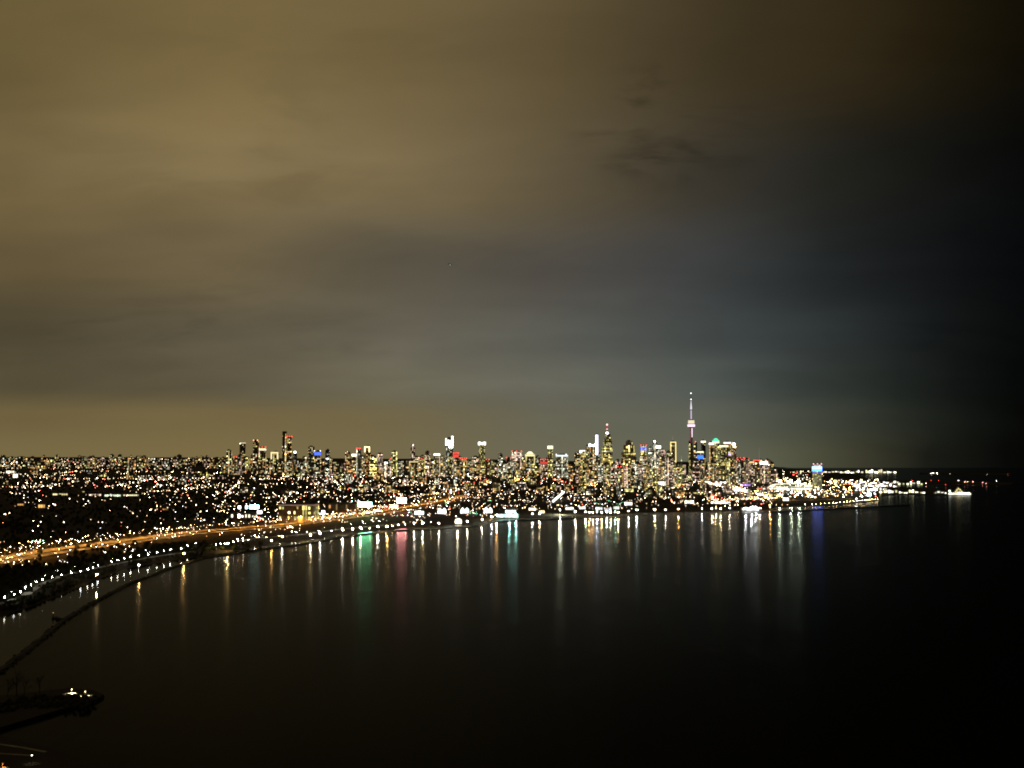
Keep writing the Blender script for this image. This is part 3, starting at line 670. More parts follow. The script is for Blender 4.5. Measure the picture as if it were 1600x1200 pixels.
nt(712, 746, 709, 9, 'red-lit pair', 'red-lit tower shoulder to shoulder with the white-crowned tower', body='brown', prob=.4, pal='pink', reds=4, band=(RED, 1.1, 1, 5))
nt(724, 746, 717, 10, 'low red block', 'lower block with a line of red lamps and one white light', body='brown', prob=.4, reds=4)
nt(753, 746, 695, 10, 'bow-tie tower', 'tower with a white bow-tie shaped crown edged in red', body='tan', prob=.55, pal='yellow', crown=((1, .93, .9), 5, 4.5, 'bow'), reds=0, band=(RED, .5, -3.4, .8))
nt(760, 746, 719, 8, 'red shoulder block', 'block with red lamps right of the bow-tie crown', body='brown', prob=.4, reds=3)
nt(782, 746, 710, 7, 'slim greenish tower', 'slim greenish-white tower with a lamp on its tip', body='grey', prob=.5, pal='pale', beacon=((1, 1, .8), 3, .8, 1.2))
nt(807.7, 746, 706, 16, 'pink gateway tower', 'broad pinkish tower with a dark archway and red roof lamps', body='pale', prob=.4, pal='pink', gain=1.1, reds=3, cols=.25, band=((1, .74, .64), .9, 5, 2), yaw=-.1)
nt(828, 746, 710, 14, 'gabled yellow tower', 'tower with a glowing yellow gable over a dark olive face', body='tan', prob=.06, pal='yellow', crown=((1, .96, .5), 1.7, 7, 'gable'), frame=((1, .88, .4), .9, 1.6, 17), yaw=.12)
nt(851, 746, 719, 13, 'red-chequered block', 'block chequered with red and white lamps', body='brown', prob=.4, pal='pink', gain=1.3, reds=4, band=(RED, .9, 3, 3))
nt(859.8, 747, 697, 8, 'yellow-capped tower', 'slim tower with a bright yellow cap and glowing shaft', body='tan', prob=.6, pal='yellow', crown=((1, 1, .4), 2.6, 4.5, 'band'))
nt(878, 747, 711, 19, 'wide pale tower', 'wide pale block with two blue-white lamps on the roof', body='pale', prob=.4, pal='pale', reds=2, redcol=(.75, .85, 1), band=((.85, .95, .9), 1.3, 0, 2.5), cols=.12)
# --- downtown core
nt(902, 750, 708, 8, 'warm shoulder tower', 'warm tower at the foot of the downtown slope', body='tan', prob=.5, beacon=((1, .95, .85), 3, .5, 1.3))
nt(910, 750, 704, 8, 'white-domed tower', 'tower with a hazy white lamp cluster on top', body='grey', prob=.5, crown=((1, .97, .95), 3.4, 4, 'band'))
nt(917, 750, 697, 7, 'stepped grey tower', 'grey stepped tower with a dim lamp, left of the violet-lit column', body='grey', shape='step', prob=.4)
nt(926, 750, 698, 9, 'white-flared tower', 'tower with flaring white lights along its upper edge', body='dark', prob=.4, crown=((1, .97, 1), 4, 5, 'bow'))
nt(932.7, 750, 680, 3.4, 'violet light column', 'slim tower whose edge is one tall violet-white column of light', body='dark', prob=.2, band=((.83, .8, 1), 4, 0, 31), yaw=.0)
nt(949, 751, 679, 16, 'highest bank tower', 'tallest lit office tower with yellow floors and a red-lit mast', name='tower', cat='office tower', body='pale', shape='step', prob=.55, pal='yellow', gain=.9, bands=.3, beacon=((1, .9, .95), 6, 1.5, 2.2), yaw=.08)
nt(982, 751, 690, 22, 'broad yellow tower', 'broad stepped office tower with yellow windows and a red sign low down', cat='office tower', body='tan', shape='step', prob=.55, pal='yellow', gain=1.2, bands=.1, cell=(12, 13))
nt(973, 752, 722, 13, 'red-sign block', 'mid-height block with a glowing red sign', body='brown', prob=.4, band=((1, .25, .15), 2.2, 3, 4))
nt(1005.7, 751, 697, 8.6, 'blue-banded yellow tower', 'solid yellow tower under a deep blue band and a red top', body='tan', prob=.85, pal='yellow', gain=1.5, band=((.06, .1, 1), 1.6, 2, 5), reds=3, yaw=.05)
nt(1016.5, 751, 700, 6, 'pale slim tower', 'pale slim tower between the blue-banded and green-white ones', body='pale', prob=.6, pal='pale')
nt(1023, 751, 692, 7, 'green-white tower', 'tower with greenish white floodlights and a white lamp on top', body='grey', prob=.4, pal='pale', gain=1.3, beacon=((1, 1, .95), 6, 1.2, 1.9), cols=.2)
nt(1029, 752, 697, 7, 'lamp-cluster tower', 'tower crowned by a tight cluster of white lamps', body='grey', prob=.5, pal='pale', crown=((.95, 1, .85), 3, 4, 'band'))
nt(1035, 752, 703, 10, 'pinkish block', 'pinkish tower with wide lit top windows', body='tan', prob=.4, pal='pink', bands=.15)
nt(1051.5, 752, 691, 8.5, 'gold spired tower', 'gold lit tower with glowing edges and a thin spire', cat='office tower', body='tan', prob=.25, pal='yellow', frame=((1, .78, .3), 1.5, 1.4, 32), spire=(9, (1, .9, .6), .35), beacon=((1, .9, .8), 4, .5, 1.5), yaw=.1)
nt(1045, 752, 706, 7, 'dim gold tower', 'dim gold tower leaning behind the gold spired one', body='tan', prob=.35, pal='yellow')
nt(1065, 752, 724, 3, 'needle spire', 'needle-thin church-like spire with one lamp, left of the great tower', cat='spire', body='tan', prob=.2, spire=(11, (1, .9, .55), .5), beacon=((1, .9, .6), 2, 4, .7))
nt(1077.7, 753, 691, 2.6, 'ladder of lamps', 'very thin tower with a ladder of warm lamps beside the great tower', body='dark', prob=.6, pal='yellow', gain=1.1)
nt(1087, 753, 692, 6, 'red-lamp shaft', 'slim tower with a red lamp over white ones, right beside the great tower', body='dark', prob=.5, reds=1, redcol=(1, .25, .1))
nt(1092.5, 753, 706, 14, 'blue-sign tower', 'tower with a wide bright blue sign under a yellow band', body='dark', prob=.3, pal='pink', band=((.05, .2, 1), 1.7, 6, 5.5), band2=((1, .9, .5), 2, 0, 2))
nt(1099.5, 753, 690, 7, 'pale-capped tower', 'dark tower with a short pale cap light', body='dark', prob=.25, band=((1, .95, .8), 2.4, 0, 2.4))
nt(1112, 753, 693, 8, 'orange-striped tower', 'tower with orange vertical stripes under a white roof band', body='brown', prob=.3, pal='warm', cols=.3, band=((1, .95, .9), 3, 0, 3))
nt(1119, 753, 689, 10, 'green-roofed tower', 'tower with a glowing green roof over yellow floors', body='grey', prob=.5, pal='yellow', crown=((.1, .9, .5), 1.5, 5, 'gable'), band=((1, .9, .5), 1.8, 2, 2.4))
nt(1131, 753, 697, 14, 'yellow-belted tower', 'wide tower belted by a yellow line near the top', body='grey', prob=.4, pal='yellow', band=((1, .8, .4), 2.2, 0, 2.4))
nt(1137, 753, 692, 11, 'pink-roofed tower', 'tower with a pink roof line and a violet sign lower down', body='tan', prob=.35, band=((1, .75, .7), 2.2, 0, 2.4), band2=((.55, .4, 1), 1.9, 17, 3.2))
nt(1147, 753, 698, 6.5, 'great white lamp tower', 'tower with a very large white lamp, rightmost of the tall downtown towers', body='tan', prob=.35, crown=((1, .97, .92), 7, 2.5, 'ball'))
# --- waterfront condos
for i, (px, tp, w, nm, lb, kw) in enumerate([
        (1157, 717, 10, 'first red-lamp condo', 'condominium with three red roof lamps, first of the waterfront cluster', dict(reds=3)),
        (1166, 718, 9, 'second red-lamp condo', 'condominium with red lamps over yellow windows, second of the waterfront cluster', dict(reds=2)),
        (1174, 722, 9, 'orange-topped condo', 'condominium with an orange top floor in the waterfront cluster', dict(band=((1, .55, .2), 1.8, 0, 2))),
        (1183, 721, 10, 'red-line condo', 'condominium with an unbroken red line along the roof', dict(reds=5)),
        (1194, 722, 12, 'white-sign condo', 'condominium with a wide white sign along its roof edge', dict(band=((1, .97, .95), 4, 0, 4.2), reds=2)),
        (1205, 723, 8, 'end condo', 'condominium with sparse orange windows at the right end of the waterfront cluster', dict())]):
    nt(px, 757, tp, w, nm, lb, name='condominium', cat='condominium', group='waterfront condominiums', body='brown', prob=.42, pal='mix' if i % 2 else 'pink', **kw)
# hotel by the exhibition grounds
nt(1277, 764, 727, 13, 'blue-crowned hotel', 'pale hotel with a glowing blue crown and magenta roof lamps by the stadium', name='hotel', cat='hotel', body='pale', prob=.5, pal='yellow', gain=.6, yaw=.1,
   band=((.35, .6, 1), 3.2, 3, 4), band2=((.02, .07, 1), 15, 7, 3.5), reds=3, redcol=(1, .35, .7))

# --- communications tower
def great_tower():
    D = 8600.0; px = 1080.0; x = (px - 800) / F * D; y = D; z = 8.0; k = mpp(D)
    t = thing('observation_tower', 'tall slender observation tower with a round glowing pod and needle antenna', 'observation tower', (x, y, z))
    zz = lambda row: (HOR - row) * k + CAMZ - z
    mb = MB(); conc = BODY['pale']
    for i in range(3):                                                                   # three-legged tapering shaft
        a = rad(90 + 120 * i); n = 7
        for j in range(n):
            s0, s1 = j / n, (j + 1) / n; top = zz(667)
            w0, w1 = 24 * (1 - s0) ** 2.2 + 7.5, 24 * (1 - s1) ** 2.2 + 7.5
            r0 = [(math.cos(a + q) * w0 * m_, math.sin(a + q) * w0 * m_, top * s0) for q, m_ in ((-.25, 1), (.25, 1), (1.6, .28), (-1.6, .28))]
            r1 = [(math.cos(a + q) * w1 * m_, math.sin(a + q) * w1 * m_, top * s1) for q, m_ in ((-.25, 1), (.25, 1), (1.6, .28), (-1.6, .28))]
            mb.prism(r0, r1, conc)
    mb.build('shaft', t)
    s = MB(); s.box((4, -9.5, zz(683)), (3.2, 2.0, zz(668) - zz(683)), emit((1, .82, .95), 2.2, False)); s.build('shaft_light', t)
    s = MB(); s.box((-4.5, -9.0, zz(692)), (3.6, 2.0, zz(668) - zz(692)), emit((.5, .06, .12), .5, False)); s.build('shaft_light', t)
    p = MB(); p.ngon((0, 0, zz(669)), 11, 24, zz(667) - zz(669), 20, conc); p.ngon((0, 0, zz(663.3)), 24, 22, zz(662.2) - zz(663.3), 20, conc); p.ngon((0, 0, zz(656.8)), 20, 9, zz(655) - zz(656.8), 20, conc)
    pod = p.build('pod', t)
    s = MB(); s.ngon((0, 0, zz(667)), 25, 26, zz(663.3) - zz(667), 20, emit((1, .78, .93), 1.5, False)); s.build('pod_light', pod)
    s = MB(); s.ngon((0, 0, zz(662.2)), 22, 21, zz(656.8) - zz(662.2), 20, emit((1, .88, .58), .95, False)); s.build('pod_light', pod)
    s = MB(); s.ngon((0, 0, zz(655)), 4.5, 4, zz(641) - zz(655), 10, emit((.8, .66, .92), .8, False)); s.build('upper_shaft', t)  # the shaft itself shines; its lighting is put into the material
    s = MB(); s.ngon((0, 0, zz(641)), 8.5, 7.5, 5, 12, conc); s.ngon((0, 0, zz(640)), 6.5, 1.4, zz(626) - zz(640), 8, emit((.95, .88, .95), 1.0, False)); s.build('antenna', t)  # the cone's lighting is likewise its own glow
    s = MB(); s.ngon((0, 0, zz(626)), 1.2, .5, zz(614) - zz(626), 6, M_POLE); s.build('antenna', t)
    for row, r in ((624, 3.6), (614.5, 3.8)):
        s = MB(); s.ball((0, 0, zz(row)), r, emit((.96, 1, 1), 3.2, False), n=8, k=6); s.build('beacon', t)
great_tower(); NAMED.append((1080, 'great tower'))
# masts on the highest tower and the thin lake mast
def mast(px, base, row0, row1, label, lights, r=1.2, lit=0.0):
    x, y, z = spot(px, base); k = mpp(math.hypot(x, y)); b = pix(x, y, z)[1]
    t = thing('mast', label, 'mast', (x, y, z))
    s = MB(); s.ngon((0, 0, (b - row0) * k), r, r * .4, (row0 - row1) * k, 6, emit((1, 1, .9), lit, False) if lit else M_POLE); s.build('pole', t)  # a lit pole glows by itself in place of light falling on it
    for row, rr, col, L_ in lights:
        s = MB(); s.ball((0, 0, (b - row) * k), rr * k, emit(col, L_, False), n=8, k=5); s.build('warning_light', t)
mast(948.9, 751, 680, 663, 'red-lit broadcast mast on top of the tallest office tower', [(664, 1.5, (1, .5, .5), 2.4), (671, 1.2, (1, .45, .4), 1.8), (667.5, 1.0, (1, .05, .05), .8)], 2.2)
mast(1186.8, 757, 722, 701, 'thin pale mast standing above the waterfront condominiums', [], 3.0, .14)

# --- city fill: further blocks and towers between the ones above
NAMED.sort()
fill = {}
def order_name(px):
    a = [n for p, n in NAMED if p <= px]; b = [n for p, n in NAMED if p > px]
    return (a[-1] if a else None, b[0] if b else None)
LOOK = {'dark': 'dark glass', 'grey': 'grey', 'tan': 'tan', 'brown': 'brown', 'pale': 'pale'}
zones = [  # name, columns, base rows, top rows, number, widths, window share, brightness
    ('apartment_block', (-15, 345), (720.5, 736), (711.5, 723), 84, (4, 9), .34, .62),
    ('apartment_block', (345, 480), (735, 745), (712, 731), 26, (6, 11), .42, .85),
    ('apartment_tower', (478, 720), (736, 748), (708, 729), 62, (6, 12), .44, .95),
    ('apartment_tower', (715, 900), (736, 748), (712, 730), 46, (6, 12), .44, .95),
    ('office_tower', (890, 1074), (744, 768), (703, 738), 70, (6, 12), .48, 1.0),
    ('condominium', (1084, 1212), (746, 760), (716, 738), 40, (6, 11), .46, .95),
    ('apartment_block', (500, 1060), (752, 776), None, 56, (7, 16), .4, 1.05),
    ('apartment_block', (1000, 1215), (760, 782), None, 26, (6, 14), .4, 1.1),
    ('apartment_block', (0, 500), (742, 775), None, 26, (8, 18), .3, .9),
]
cand = []
for zi, (nm, xr, br, tr, n, wr, pr, ga) in enumerate(zones):
    for i in range(n):
        px = xr[0] + (xr[1] - xr[0]) * (i + R.uniform(.1, .9)) / n
        bs = R.uniform(*br)
        tp = R.uniform(*tr) if tr else bs - R.uniform(5, 17)
        if tr and tp > bs - 5: tp = bs - R.uniform(5, 9)
        if zi in (2, 3, 4) and R.random() < .5: tp = max(tp, R.uniform(718, 734))
        if zi == 4: tp = max(tp, 700 + abs(px - 950) * .11)
        if zi == 4 and 1058 < px < 1074: tp = max(tp, 726)
        if 1068 < px < 1084 and tp < 740: continue
        cand.append((px, bs, tp, R.uniform(*wr), nm, pr * R.uniform(.7, 1.25), ga))
PALW = {'mix': 'mixed', 'warm': 'orange', 'yellow': 'yellow', 'pale': 'white', 'pink': 'pinkish'}
cnt = {}
for px, bs, tp, w, nm, pr, ga in sorted(cand):
    bd = R.choice(['dark', 'grey', 'tan', 'brown', 'brown', 'pale']); pal = R.choice(['mix', 'mix', 'mix', 'warm', 'yellow', 'pale', 'pink'])
    sh = R.choice(['slab', 'slab', 'step', 'twin', 'podium']); noun = nm.split('_')[-1]
    low = bs > 752 or bs - tp < 12
    if px < 345 and bs < 738:
        key = ('far', 'horizon'); place = 'on the horizon left of the slim dark tower'
    elif bs > 750 and tp > 735:
        q = min(NAMED, key=lambda p: abs(p[0] - (int(px // 200) * 200 + 100)))[1]; key = ('low', q, bd, pal); place = 'in low streets below the ' + q
    else:
        a, b = order_name(px); key = (a, b); place = f'between the {a} and the {b}' if a and b else f'past the {a or b}'
    cnt[key] = cnt.get(key, 0) + 1
    lab = f'{ordn(cnt[key])} {LOOK[bd]} {noun} with {PALW[pal]} windows {place}'
    if len(lab.replace('-', ' ').split()) > 16: lab = f'{ordn(cnt[key])} {noun} {place}' if key[0] != 'low' else f'{ordn(cnt[key])} {bd} {noun}, {PALW[pal]} windows, ' + place.replace('in low streets ', '')
    building(nm, px, bs, tp, w, lab, cat=nm.replace('_', ' '), group='background city buildings', body=bd, shape=sh, pal=pal, prob=min(.8, pr * 1.25), gain=ga * 1.05, bands=.06, cols=.06,
             reds=(2 if (R.random() < .07 and px > 480) else 0))

# ------------------------------------------------------------------ lit shore buildings and signs
def pavilion(name, px, py, wpx, hpx, label, cat, wall='pale', glow=(1, .97, .88), L_=2.4, roof='gable', sample=True, bays=None, group=None, roofglow=None):
    """a low building whose lake front is one row of lit bays; PY is the foot of the wall"""
    x, y, z = spot(px, py); k = mpp(math.hypot(x, y)); Wd, H = wpx * k, hpx * k; Dp = max(8, Wd * .5)
    t = thing(name, label, cat, (x, y, z), group); n = bays or max(2, int(wpx / 3))
    mb = MB(); mb.box((0, Dp / 2, -1.5), (Wd, Dp, H + 1.5), BODY[wall]); wl = mb.build('wall', t)
    for i in range(n):
        a = -Wd / 2 + Wd * (i + .1) / n; b = -Wd / 2 + Wd * (i + .9) / n
        s = MB(); s.box(((a + b) / 2, -.25, H * .12), (b - a, .3, H * .72), emit(glow, L_ * R.uniform(.35, 1.35), sample)); s.build('lit_window', wl)
    rm = emit(roofglow[0], roofglow[1], False) if roofglow else M_ROOF
    r = MB()
    if roof == 'gable':
        a, b, h = Wd * .54, Dp * 1.1, H * .45
        r.add([(-a, -b * .08, H), (a, -b * .08, H), (a, b, H), (-a, b, H), (-a * .9, b * .46, H + h), (a * .9, b * .46, H + h)], [(0, 1, 5, 4), (2, 3, 4, 5), (1, 2, 5), (3, 0, 4), (3, 2, 1, 0)], rm)
    elif roof == 'dome': r.ngon((0, Dp / 2, H), Wd * .5, Wd * .36, H * .35, 14, rm); r.ngon((0, Dp / 2, H * 1.35), Wd * .36, Wd * .08, H * .25, 14, rm)
    elif roof == 'tent':
        for i in range(2): r.add([(-Wd / 2 + i * Wd / 2, -1, H), (-Wd / 2 + (i + 1) * Wd / 2, -1, H), (-Wd / 2 + (i + 1) * Wd / 2, Dp + 1, H), (-Wd / 2 + i * Wd / 2, Dp + 1, H), (-Wd / 4 + i * Wd / 2, Dp / 2, H * 1.7)], [(0, 1, 4), (1, 2, 4), (2, 3, 4), (3, 0, 4)], rm)
    else: r.box((0, Dp / 2, H), (Wd * 1.03, Dp * 1.05, max(.6, H * .12)), rm)
    r.build('roof', t)
    return t
for px, py, n_ in ((690.5, 803, 'first'), (726, 802.5, 'second'), (762.5, 802, 'third')):
    pavilion('canopy', px, py, 13.5, 5.5, f'white glowing tent canopy on the shore, {n_} of three from the left', 'canopy', roof='tent', group='white canopies on the shore', roofglow=((.95, 1, .95), 2.6), L_=3)
pavilion('domed_pavilion', 716, 818, 11, 5, 'small domed pavilion glowing warm white at the water below the canopies', 'pavilion', roof='dome', glow=(1, .92, .7), L_=5, roofglow=((1, .93, .75), 1.8))
pavilion('bathing_pavilion', 793, 808.6, 34, 5.5, 'long teal-lit bathing pavilion at the water edge', 'pavilion', glow=(.55, 1, .92), L_=3.4, roof='flat', bays=13)
pavilion('bathing_hall', 798, 804, 17, 8, 'tall white-lit hall with an arched roof behind the bathing pavilion', 'hall', glow=(.85, 1, 1), L_=3.2, roof='dome', bays=4)
for px, py, w, h, lb, gl, L_ in ((831.5, 798, 11, 5, 'white-lit shop front right of the bathing pavilion', WHT, 4), (846.5, 802, 9, 4.5, 'small warm-lit kiosk on the shore beside the shop front', WARM, 4),
        (890, 797, 13, 5, 'white-lit club house below the yellow-capped tower', WHT, 1.9), (910, 796, 10, 5, 'bright boat house next to the white-lit club house', WHT, 1.9), (936, 797, 11, 5, 'bluish-white boat shed on the shore, second from the club house', COOL, 1.9),
        (950, 798.5, 11, 5, 'white shed with a violet tint beside the bluish boat shed', (.9, .88, 1), 1.9), (963, 796, 9, 5, 'greenish-white shed at the end of the boat sheds', (.85, 1, .85), 1.9), (982, 790, 12, 6, 'pinkish-white hall behind the boat sheds', (1, .9, .85), 3.5),
        (1033, 760, 16, 9, 'bright pale hall in the streets below the gold spired tower', (1, .97, .8), 2.0), (1077, 787, 14, 5.5, 'white-lit row of shops below the great tower', WHT, 3.5), (1126, 787, 30, 3.6, 'long white-lit trade hall beside the red tail lights', WHT, 3.2),
        (1111, 757, 20, 6, 'white-lit exhibition hall under the condo cluster', WHT, 2.8), (1133, 758, 16, 6, 'second white-lit exhibition hall under the condo cluster', (1, .97, .9), 2.8), (1142, 766, 14, 4.5, 'lower white-lit exhibition hall on the expressway', WHT, 3),
        (1165, 759.5, 15, 3.4, 'violet-lit hall on the exhibition grounds below the condominiums', (.6, .32, 1), 1.8), (1153, 768, 12, 3.5, 'magenta-white hall beside the expressway', (1, .7, .95), 3), (1170, 755, 7, 5, 'square white-violet screen hall on the exhibition grounds', (.92, .85, 1), 3), (1136, 739, 12, 3, 'white sign-lit hall roof in the condominium towers', WHT, 3.2), (424.5, 740.5, 18, 4.5, 'white floodlit hall at the foot of the hillside towers', WHT, 3.2), (1172.5, 797.6, 25, 4.2, 'white-lit ferry hall on the shore with white streaks below', (.96, .98, 1), 2.6),
        (1358, 776, 7, 7, 'small blue-white lit landmark hall at the tip of the far pier', (.7, .9, 1), 4), (1228, 783, 9, 6, 'brilliant white lit entrance hall below the stadium', WHT, 4), (24, 747, 7, 7, 'white glaring hall on the far left hillside', WHT, 3), (16, 739.5, 12, 4, 'second white glaring hall high on the far left hillside', WHT, 3),
        (176, 776, 24, 3.4, 'greenish-white lit store on the left hillside, brightest of its row', (.9, 1, .74), 1.7), (205, 775, 24, 2.4, 'long yellow-white store right of the greenish one', (1, .9, .5), 1.2), (146, 775, 23, 3.2, 'pinkish-white store left of the greenish one', (1, .72, .55), 1.2), (94, 774, 22, 3, 'dim yellow store on the left hillside', (1, .85, .4), 1.4),
        (65, 794, 10, 6, 'orange-lit house front among dark trees', (1, .55, .15), 1.1), (32, 790, 9, 3, 'dim orange-lit shed among dark trees', (1, .5, .15), .8), (257, 797, 13, 2.4, 'orange-lit low garage on the hillside', (1, .4, .1), .8)):
    pavilion('lit_building', px, py, w, h, lb, 'building', glow=gl, L_=L_, roof=R.choice(['flat', 'gable', 'flat']), group='low lit buildings', sample='ferry' in lb)
# hotel rows and the big yellow facade on the highway
nt(381, 813, 802, 36, 'two-row motel', 'low motel with two rows of bright windows above the highway', name='motel', cat='motel', body='brown', prob=.9, pal='pale', gain=2.4, cell=(7.0, 8.5), yaw=.0, depth=25)
nt(467, 815, 789, 55, 'big yellow facade', 'big flat-roofed building with a yellow lit front and pinkish roof edge by the highway', name='warehouse', cat='warehouse', body='tan', prob=.4, pal='yellow', gain=1.1, cell=(6, 9), yaw=-.04, depth=60, bands=.1, cols=.15, band=((.75, .42, .3), .35, -.6, 1.4))
nt(536, 800, 787, 42, 'long dim yellow block', 'long dim yellow building right of the big yellow front', name='warehouse', cat='warehouse', body='tan', prob=.35, pal='warm', gain=.5, yaw=-.05, depth=40, cell=(8, 8))
def billboard(px, py, wpx, hpx, foot, col, L_, label, frame=True):
    """a lit advertising screen on two posts; PY is its centre row"""
    x, y, z = spot(px, foot); k = mpp(math.hypot(x, y)); zc = (pix(x, y, z)[1] - py) * k; w, h = wpx * k, hpx * k
    t = thing('billboard', label, 'billboard', (x, y, z))
    for s_ in (-1, 1):
        mb = MB(); mb.ngon((s_ * w * .3, 0, -1), .5, .4, zc - h / 2 + 1, 8, M_POLE); mb.build('post', t)
    fr = MB(); fr.box((0, .6, zc - h / 2 - .5), (w + 1, 1.0, h + 1), M_POLE); f = fr.build('cabinet', t)
    sc = MB(); sc.box((0, 0, zc - h / 2), (w, .18, h), emit(col, L_, True)); sc.build('screen', f)
billboard(397, 792.5, 14, 5, 806, (.30, .9, 1), 30, 'wide bluish-white screen left of the big yellow front, reflected teal in the bay')
billboard(374, 793, 4, 4.5, 804, (.8, .95, 1), 7, 'small bluish-white screen, first left of the wide one')
billboard(385, 793, 3.4, 4.5, 804, (.85, .95, 1), 6, 'small narrow white screen between the two bluish ones')
billboard(405.5, 800.5, 7, 4.5, 808, (1, .97, .95), 6, 'square white screen above the two-row motel')
billboard(570, 788.5, 21, 6.5, 806, (.2, 1, .45), 40, 'widest white screen over the highway, reflected green in the bay')
billboard(627.5, 782, 14, 8, 800, (1, .33, .34), 46, 'tall pinkish-white screen over the highway, reflected pink in the bay')
billboard(616, 791, 11, 3.6, 799, (1, .7, .6), 6, 'low pinkish screen under the tall one')
billboard(505, 801, 5, 6, 810, (.8, .85, 1), 6, 'small violet-white screen in front of the yellow highway lights')
billboard(655, 801.5, 14, 5, 808, (.8, 1, .9), 4, 'greenish-white screen left of the white canopies')
# diagonal lit footbridge
def footbridge():
    a = spot(864, 786); b = spot(881, 777)
    t = thing('footbridge', 'slanting white-lit footbridge above the boat sheds', 'footbridge', a); d = Vector(b) - Vector(a); d.z = 6
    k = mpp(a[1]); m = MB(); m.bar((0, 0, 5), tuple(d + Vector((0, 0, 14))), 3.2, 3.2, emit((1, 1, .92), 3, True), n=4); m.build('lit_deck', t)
    for q in (.05, .5, .95):
        p = d * q; s = MB(); s.ngon((p.x, p.y, p.z - 9 * q - 6), .8, .8, 12 + 9 * q, 6, M_POLE); s.build('pillar', t)
footbridge()
# stadium with a bright bowl
def stadium():
    px, py = 1239, 766; x, y, z = spot(px, py); k = mpp(math.hypot(x, y)); a = 33 * k; t = thing('stadium', 'wide low stadium with bright white arched stands behind the pier', 'stadium', (x, y, z))
    m = MB(); m.ngon((0, a * .6, -2), a, a * .96, 6 * k, 28, BODY['pale'], sy=.6); m.build('bowl', t)
    n = 30
    for i in range(n):
        th = math.pi + math.pi * (i + .5) / n; ca, sa = math.cos(th), math.sin(th)
        for lev, (z0, h, L_) in enumerate(((2.2, 4.0, 2.2), (8.0, 3.2, 2.0))):
            rr = a * (1.0 if lev == 0 else .97); s = MB()
            s.box((rr * 1.003 * ca, a * .6 + rr * .6 * 1.003 * sa - (0.5 if lev == 0 else -2.0), z0 * k * .55), (a * math.pi / n * .62 * (abs(sa) + .2), 1.0, h * k * .5), emit((1, .94, .68), L_ * .95 * R.uniform(.35, 1.4), False), col=None)
            s.build('lit_window', t)
    r = MB(); segs = 18
    for i in range(segs):
        u0, u1 = -1 + 2 * i / segs, -1 + 2 * (i + 1) / segs
        f_ = lambda u: (u * a * .97, (6.2 + 4.8 * math.sqrt(max(0, 1 - u * u * .93))) * k)
        (x0, z0), (x1, z1) = f_(u0), f_(u1)
        r.add([(x0, a * .2, z0), (x1, a * .2, z1), (x1, a * .95, z1 * .9), (x0, a * .95, z0 * .9), (x0, a * .2, z0 - 2.2 * k), (x1, a * .2, z1 - 2.2 * k)], [(0, 1, 2, 3)], M_WHITE)
        r.add([(x0, a * .2 - .3, z0), (x0, a * .2 - .3, z0 - 2.0 * k), (x1, a * .2 - .3, z1 - 2.0 * k), (x1, a * .2 - .3, z1)], [(0, 1, 2, 3)], emit((1, .95, .7), 1.5 * R.uniform(.4, 1.3), False))
    r.build('arched_roof', t)
    for i, (u, col) in enumerate(((-.62, (.86, 1, .8)), (-.08, (.86, 1, .8)), (.28, (.86, 1, .8)))):                                   # floodlight masts
        m = MB(); m.ngon((u * a, 4, 0), 1.2, .8, 13 * k, 6, M_POLE); f = m.build('floodlight_mast', t)
        s = MB(); s.box((u * a, 3, 13 * k), (3.0 * k, 1.5, 1.7 * k), emit(col, 650, True)); s.build('floodlight', f)
stadium()
# far shore strips: rows of lit sheds beyond the harbour
def farshed(px, py, w, h, col, L_, label):
    x, y = flat(px, py, 1.2); x, y = float(x), float(y); k = mpp(math.hypot(x, y))
    t = thing('island_building', label, 'building', (x, y, 1.0), 'lit buildings beyond the harbour')
    m = MB(); m.box((0, 8, 0), (w * k, 16, h * k), BODY['pale']); m.box((0, 8, h * k), (w * k * .6, 10, h * k * .35), M_ROOF); wl = m.build('wall', t)
    n = max(1, int(w / 2.5))
    for i in range(n):
        s = MB(); s.box((-w * k / 2 + w * k * (i + .5) / n, -.4, h * k * .1), (w * k / n * R.uniform(.5, .95), .6, h * k * R.uniform(.6, 1.05)), emit(tuple(v * q for v, q in zip(col, (1, R.uniform(.86, 1), R.uniform(.6, 1)))), L_ * R.choice([.5, .9, 1.4, 2.0, 3.0]), False)); s.build('lit_window', wl)
i_ = 0
for x0, x1, py, h, st, col, L_, row in ((1288, 1405, 739.2, 2.8, 7, (1, .97, .76), 2.2, 'far bright row behind the harbour'), (1240, 1286, 739.2, 2.2, 7, (1, .93, .7), 1.6, 'far bright row behind the hotel'), (1338, 1404, 755.2, 2.6, 6, (1, .97, .88), 2.4, 'airfield row on the island'), (1405, 1442, 756.6, 2.2, 6, (.9, 1, .7), 1.8, 'airfield row on the island'),
        (1336, 1404, 760.5, 3.4, 7, (1, .92, .95), 2.4, 'second row below the airfield'), (1338, 1384, 766.5, 3.4, 7, (.95, 1, .95), 2.6, 'third row below the airfield'), (1376, 1446, 770.4, 2.4, 8, (1, .97, .75), 1.8, 'low row along the island shore'), (1462, 1480, 770.8, 2.2, 6, (.9, 1, .75), 1.5, 'low row left of the white conical hall')):
    px = x0
    while px < x1:
        w = st * R.uniform(.7, 1.2); i_ += 1
        farshed(px, py + R.uniform(-.7, .7), w * R.uniform(.45, 1), h * R.choice([.6, .8, 1.1, 1.6]), col, L_, f'{ordn(i_)} white-lit low building in the {row}'); px += w
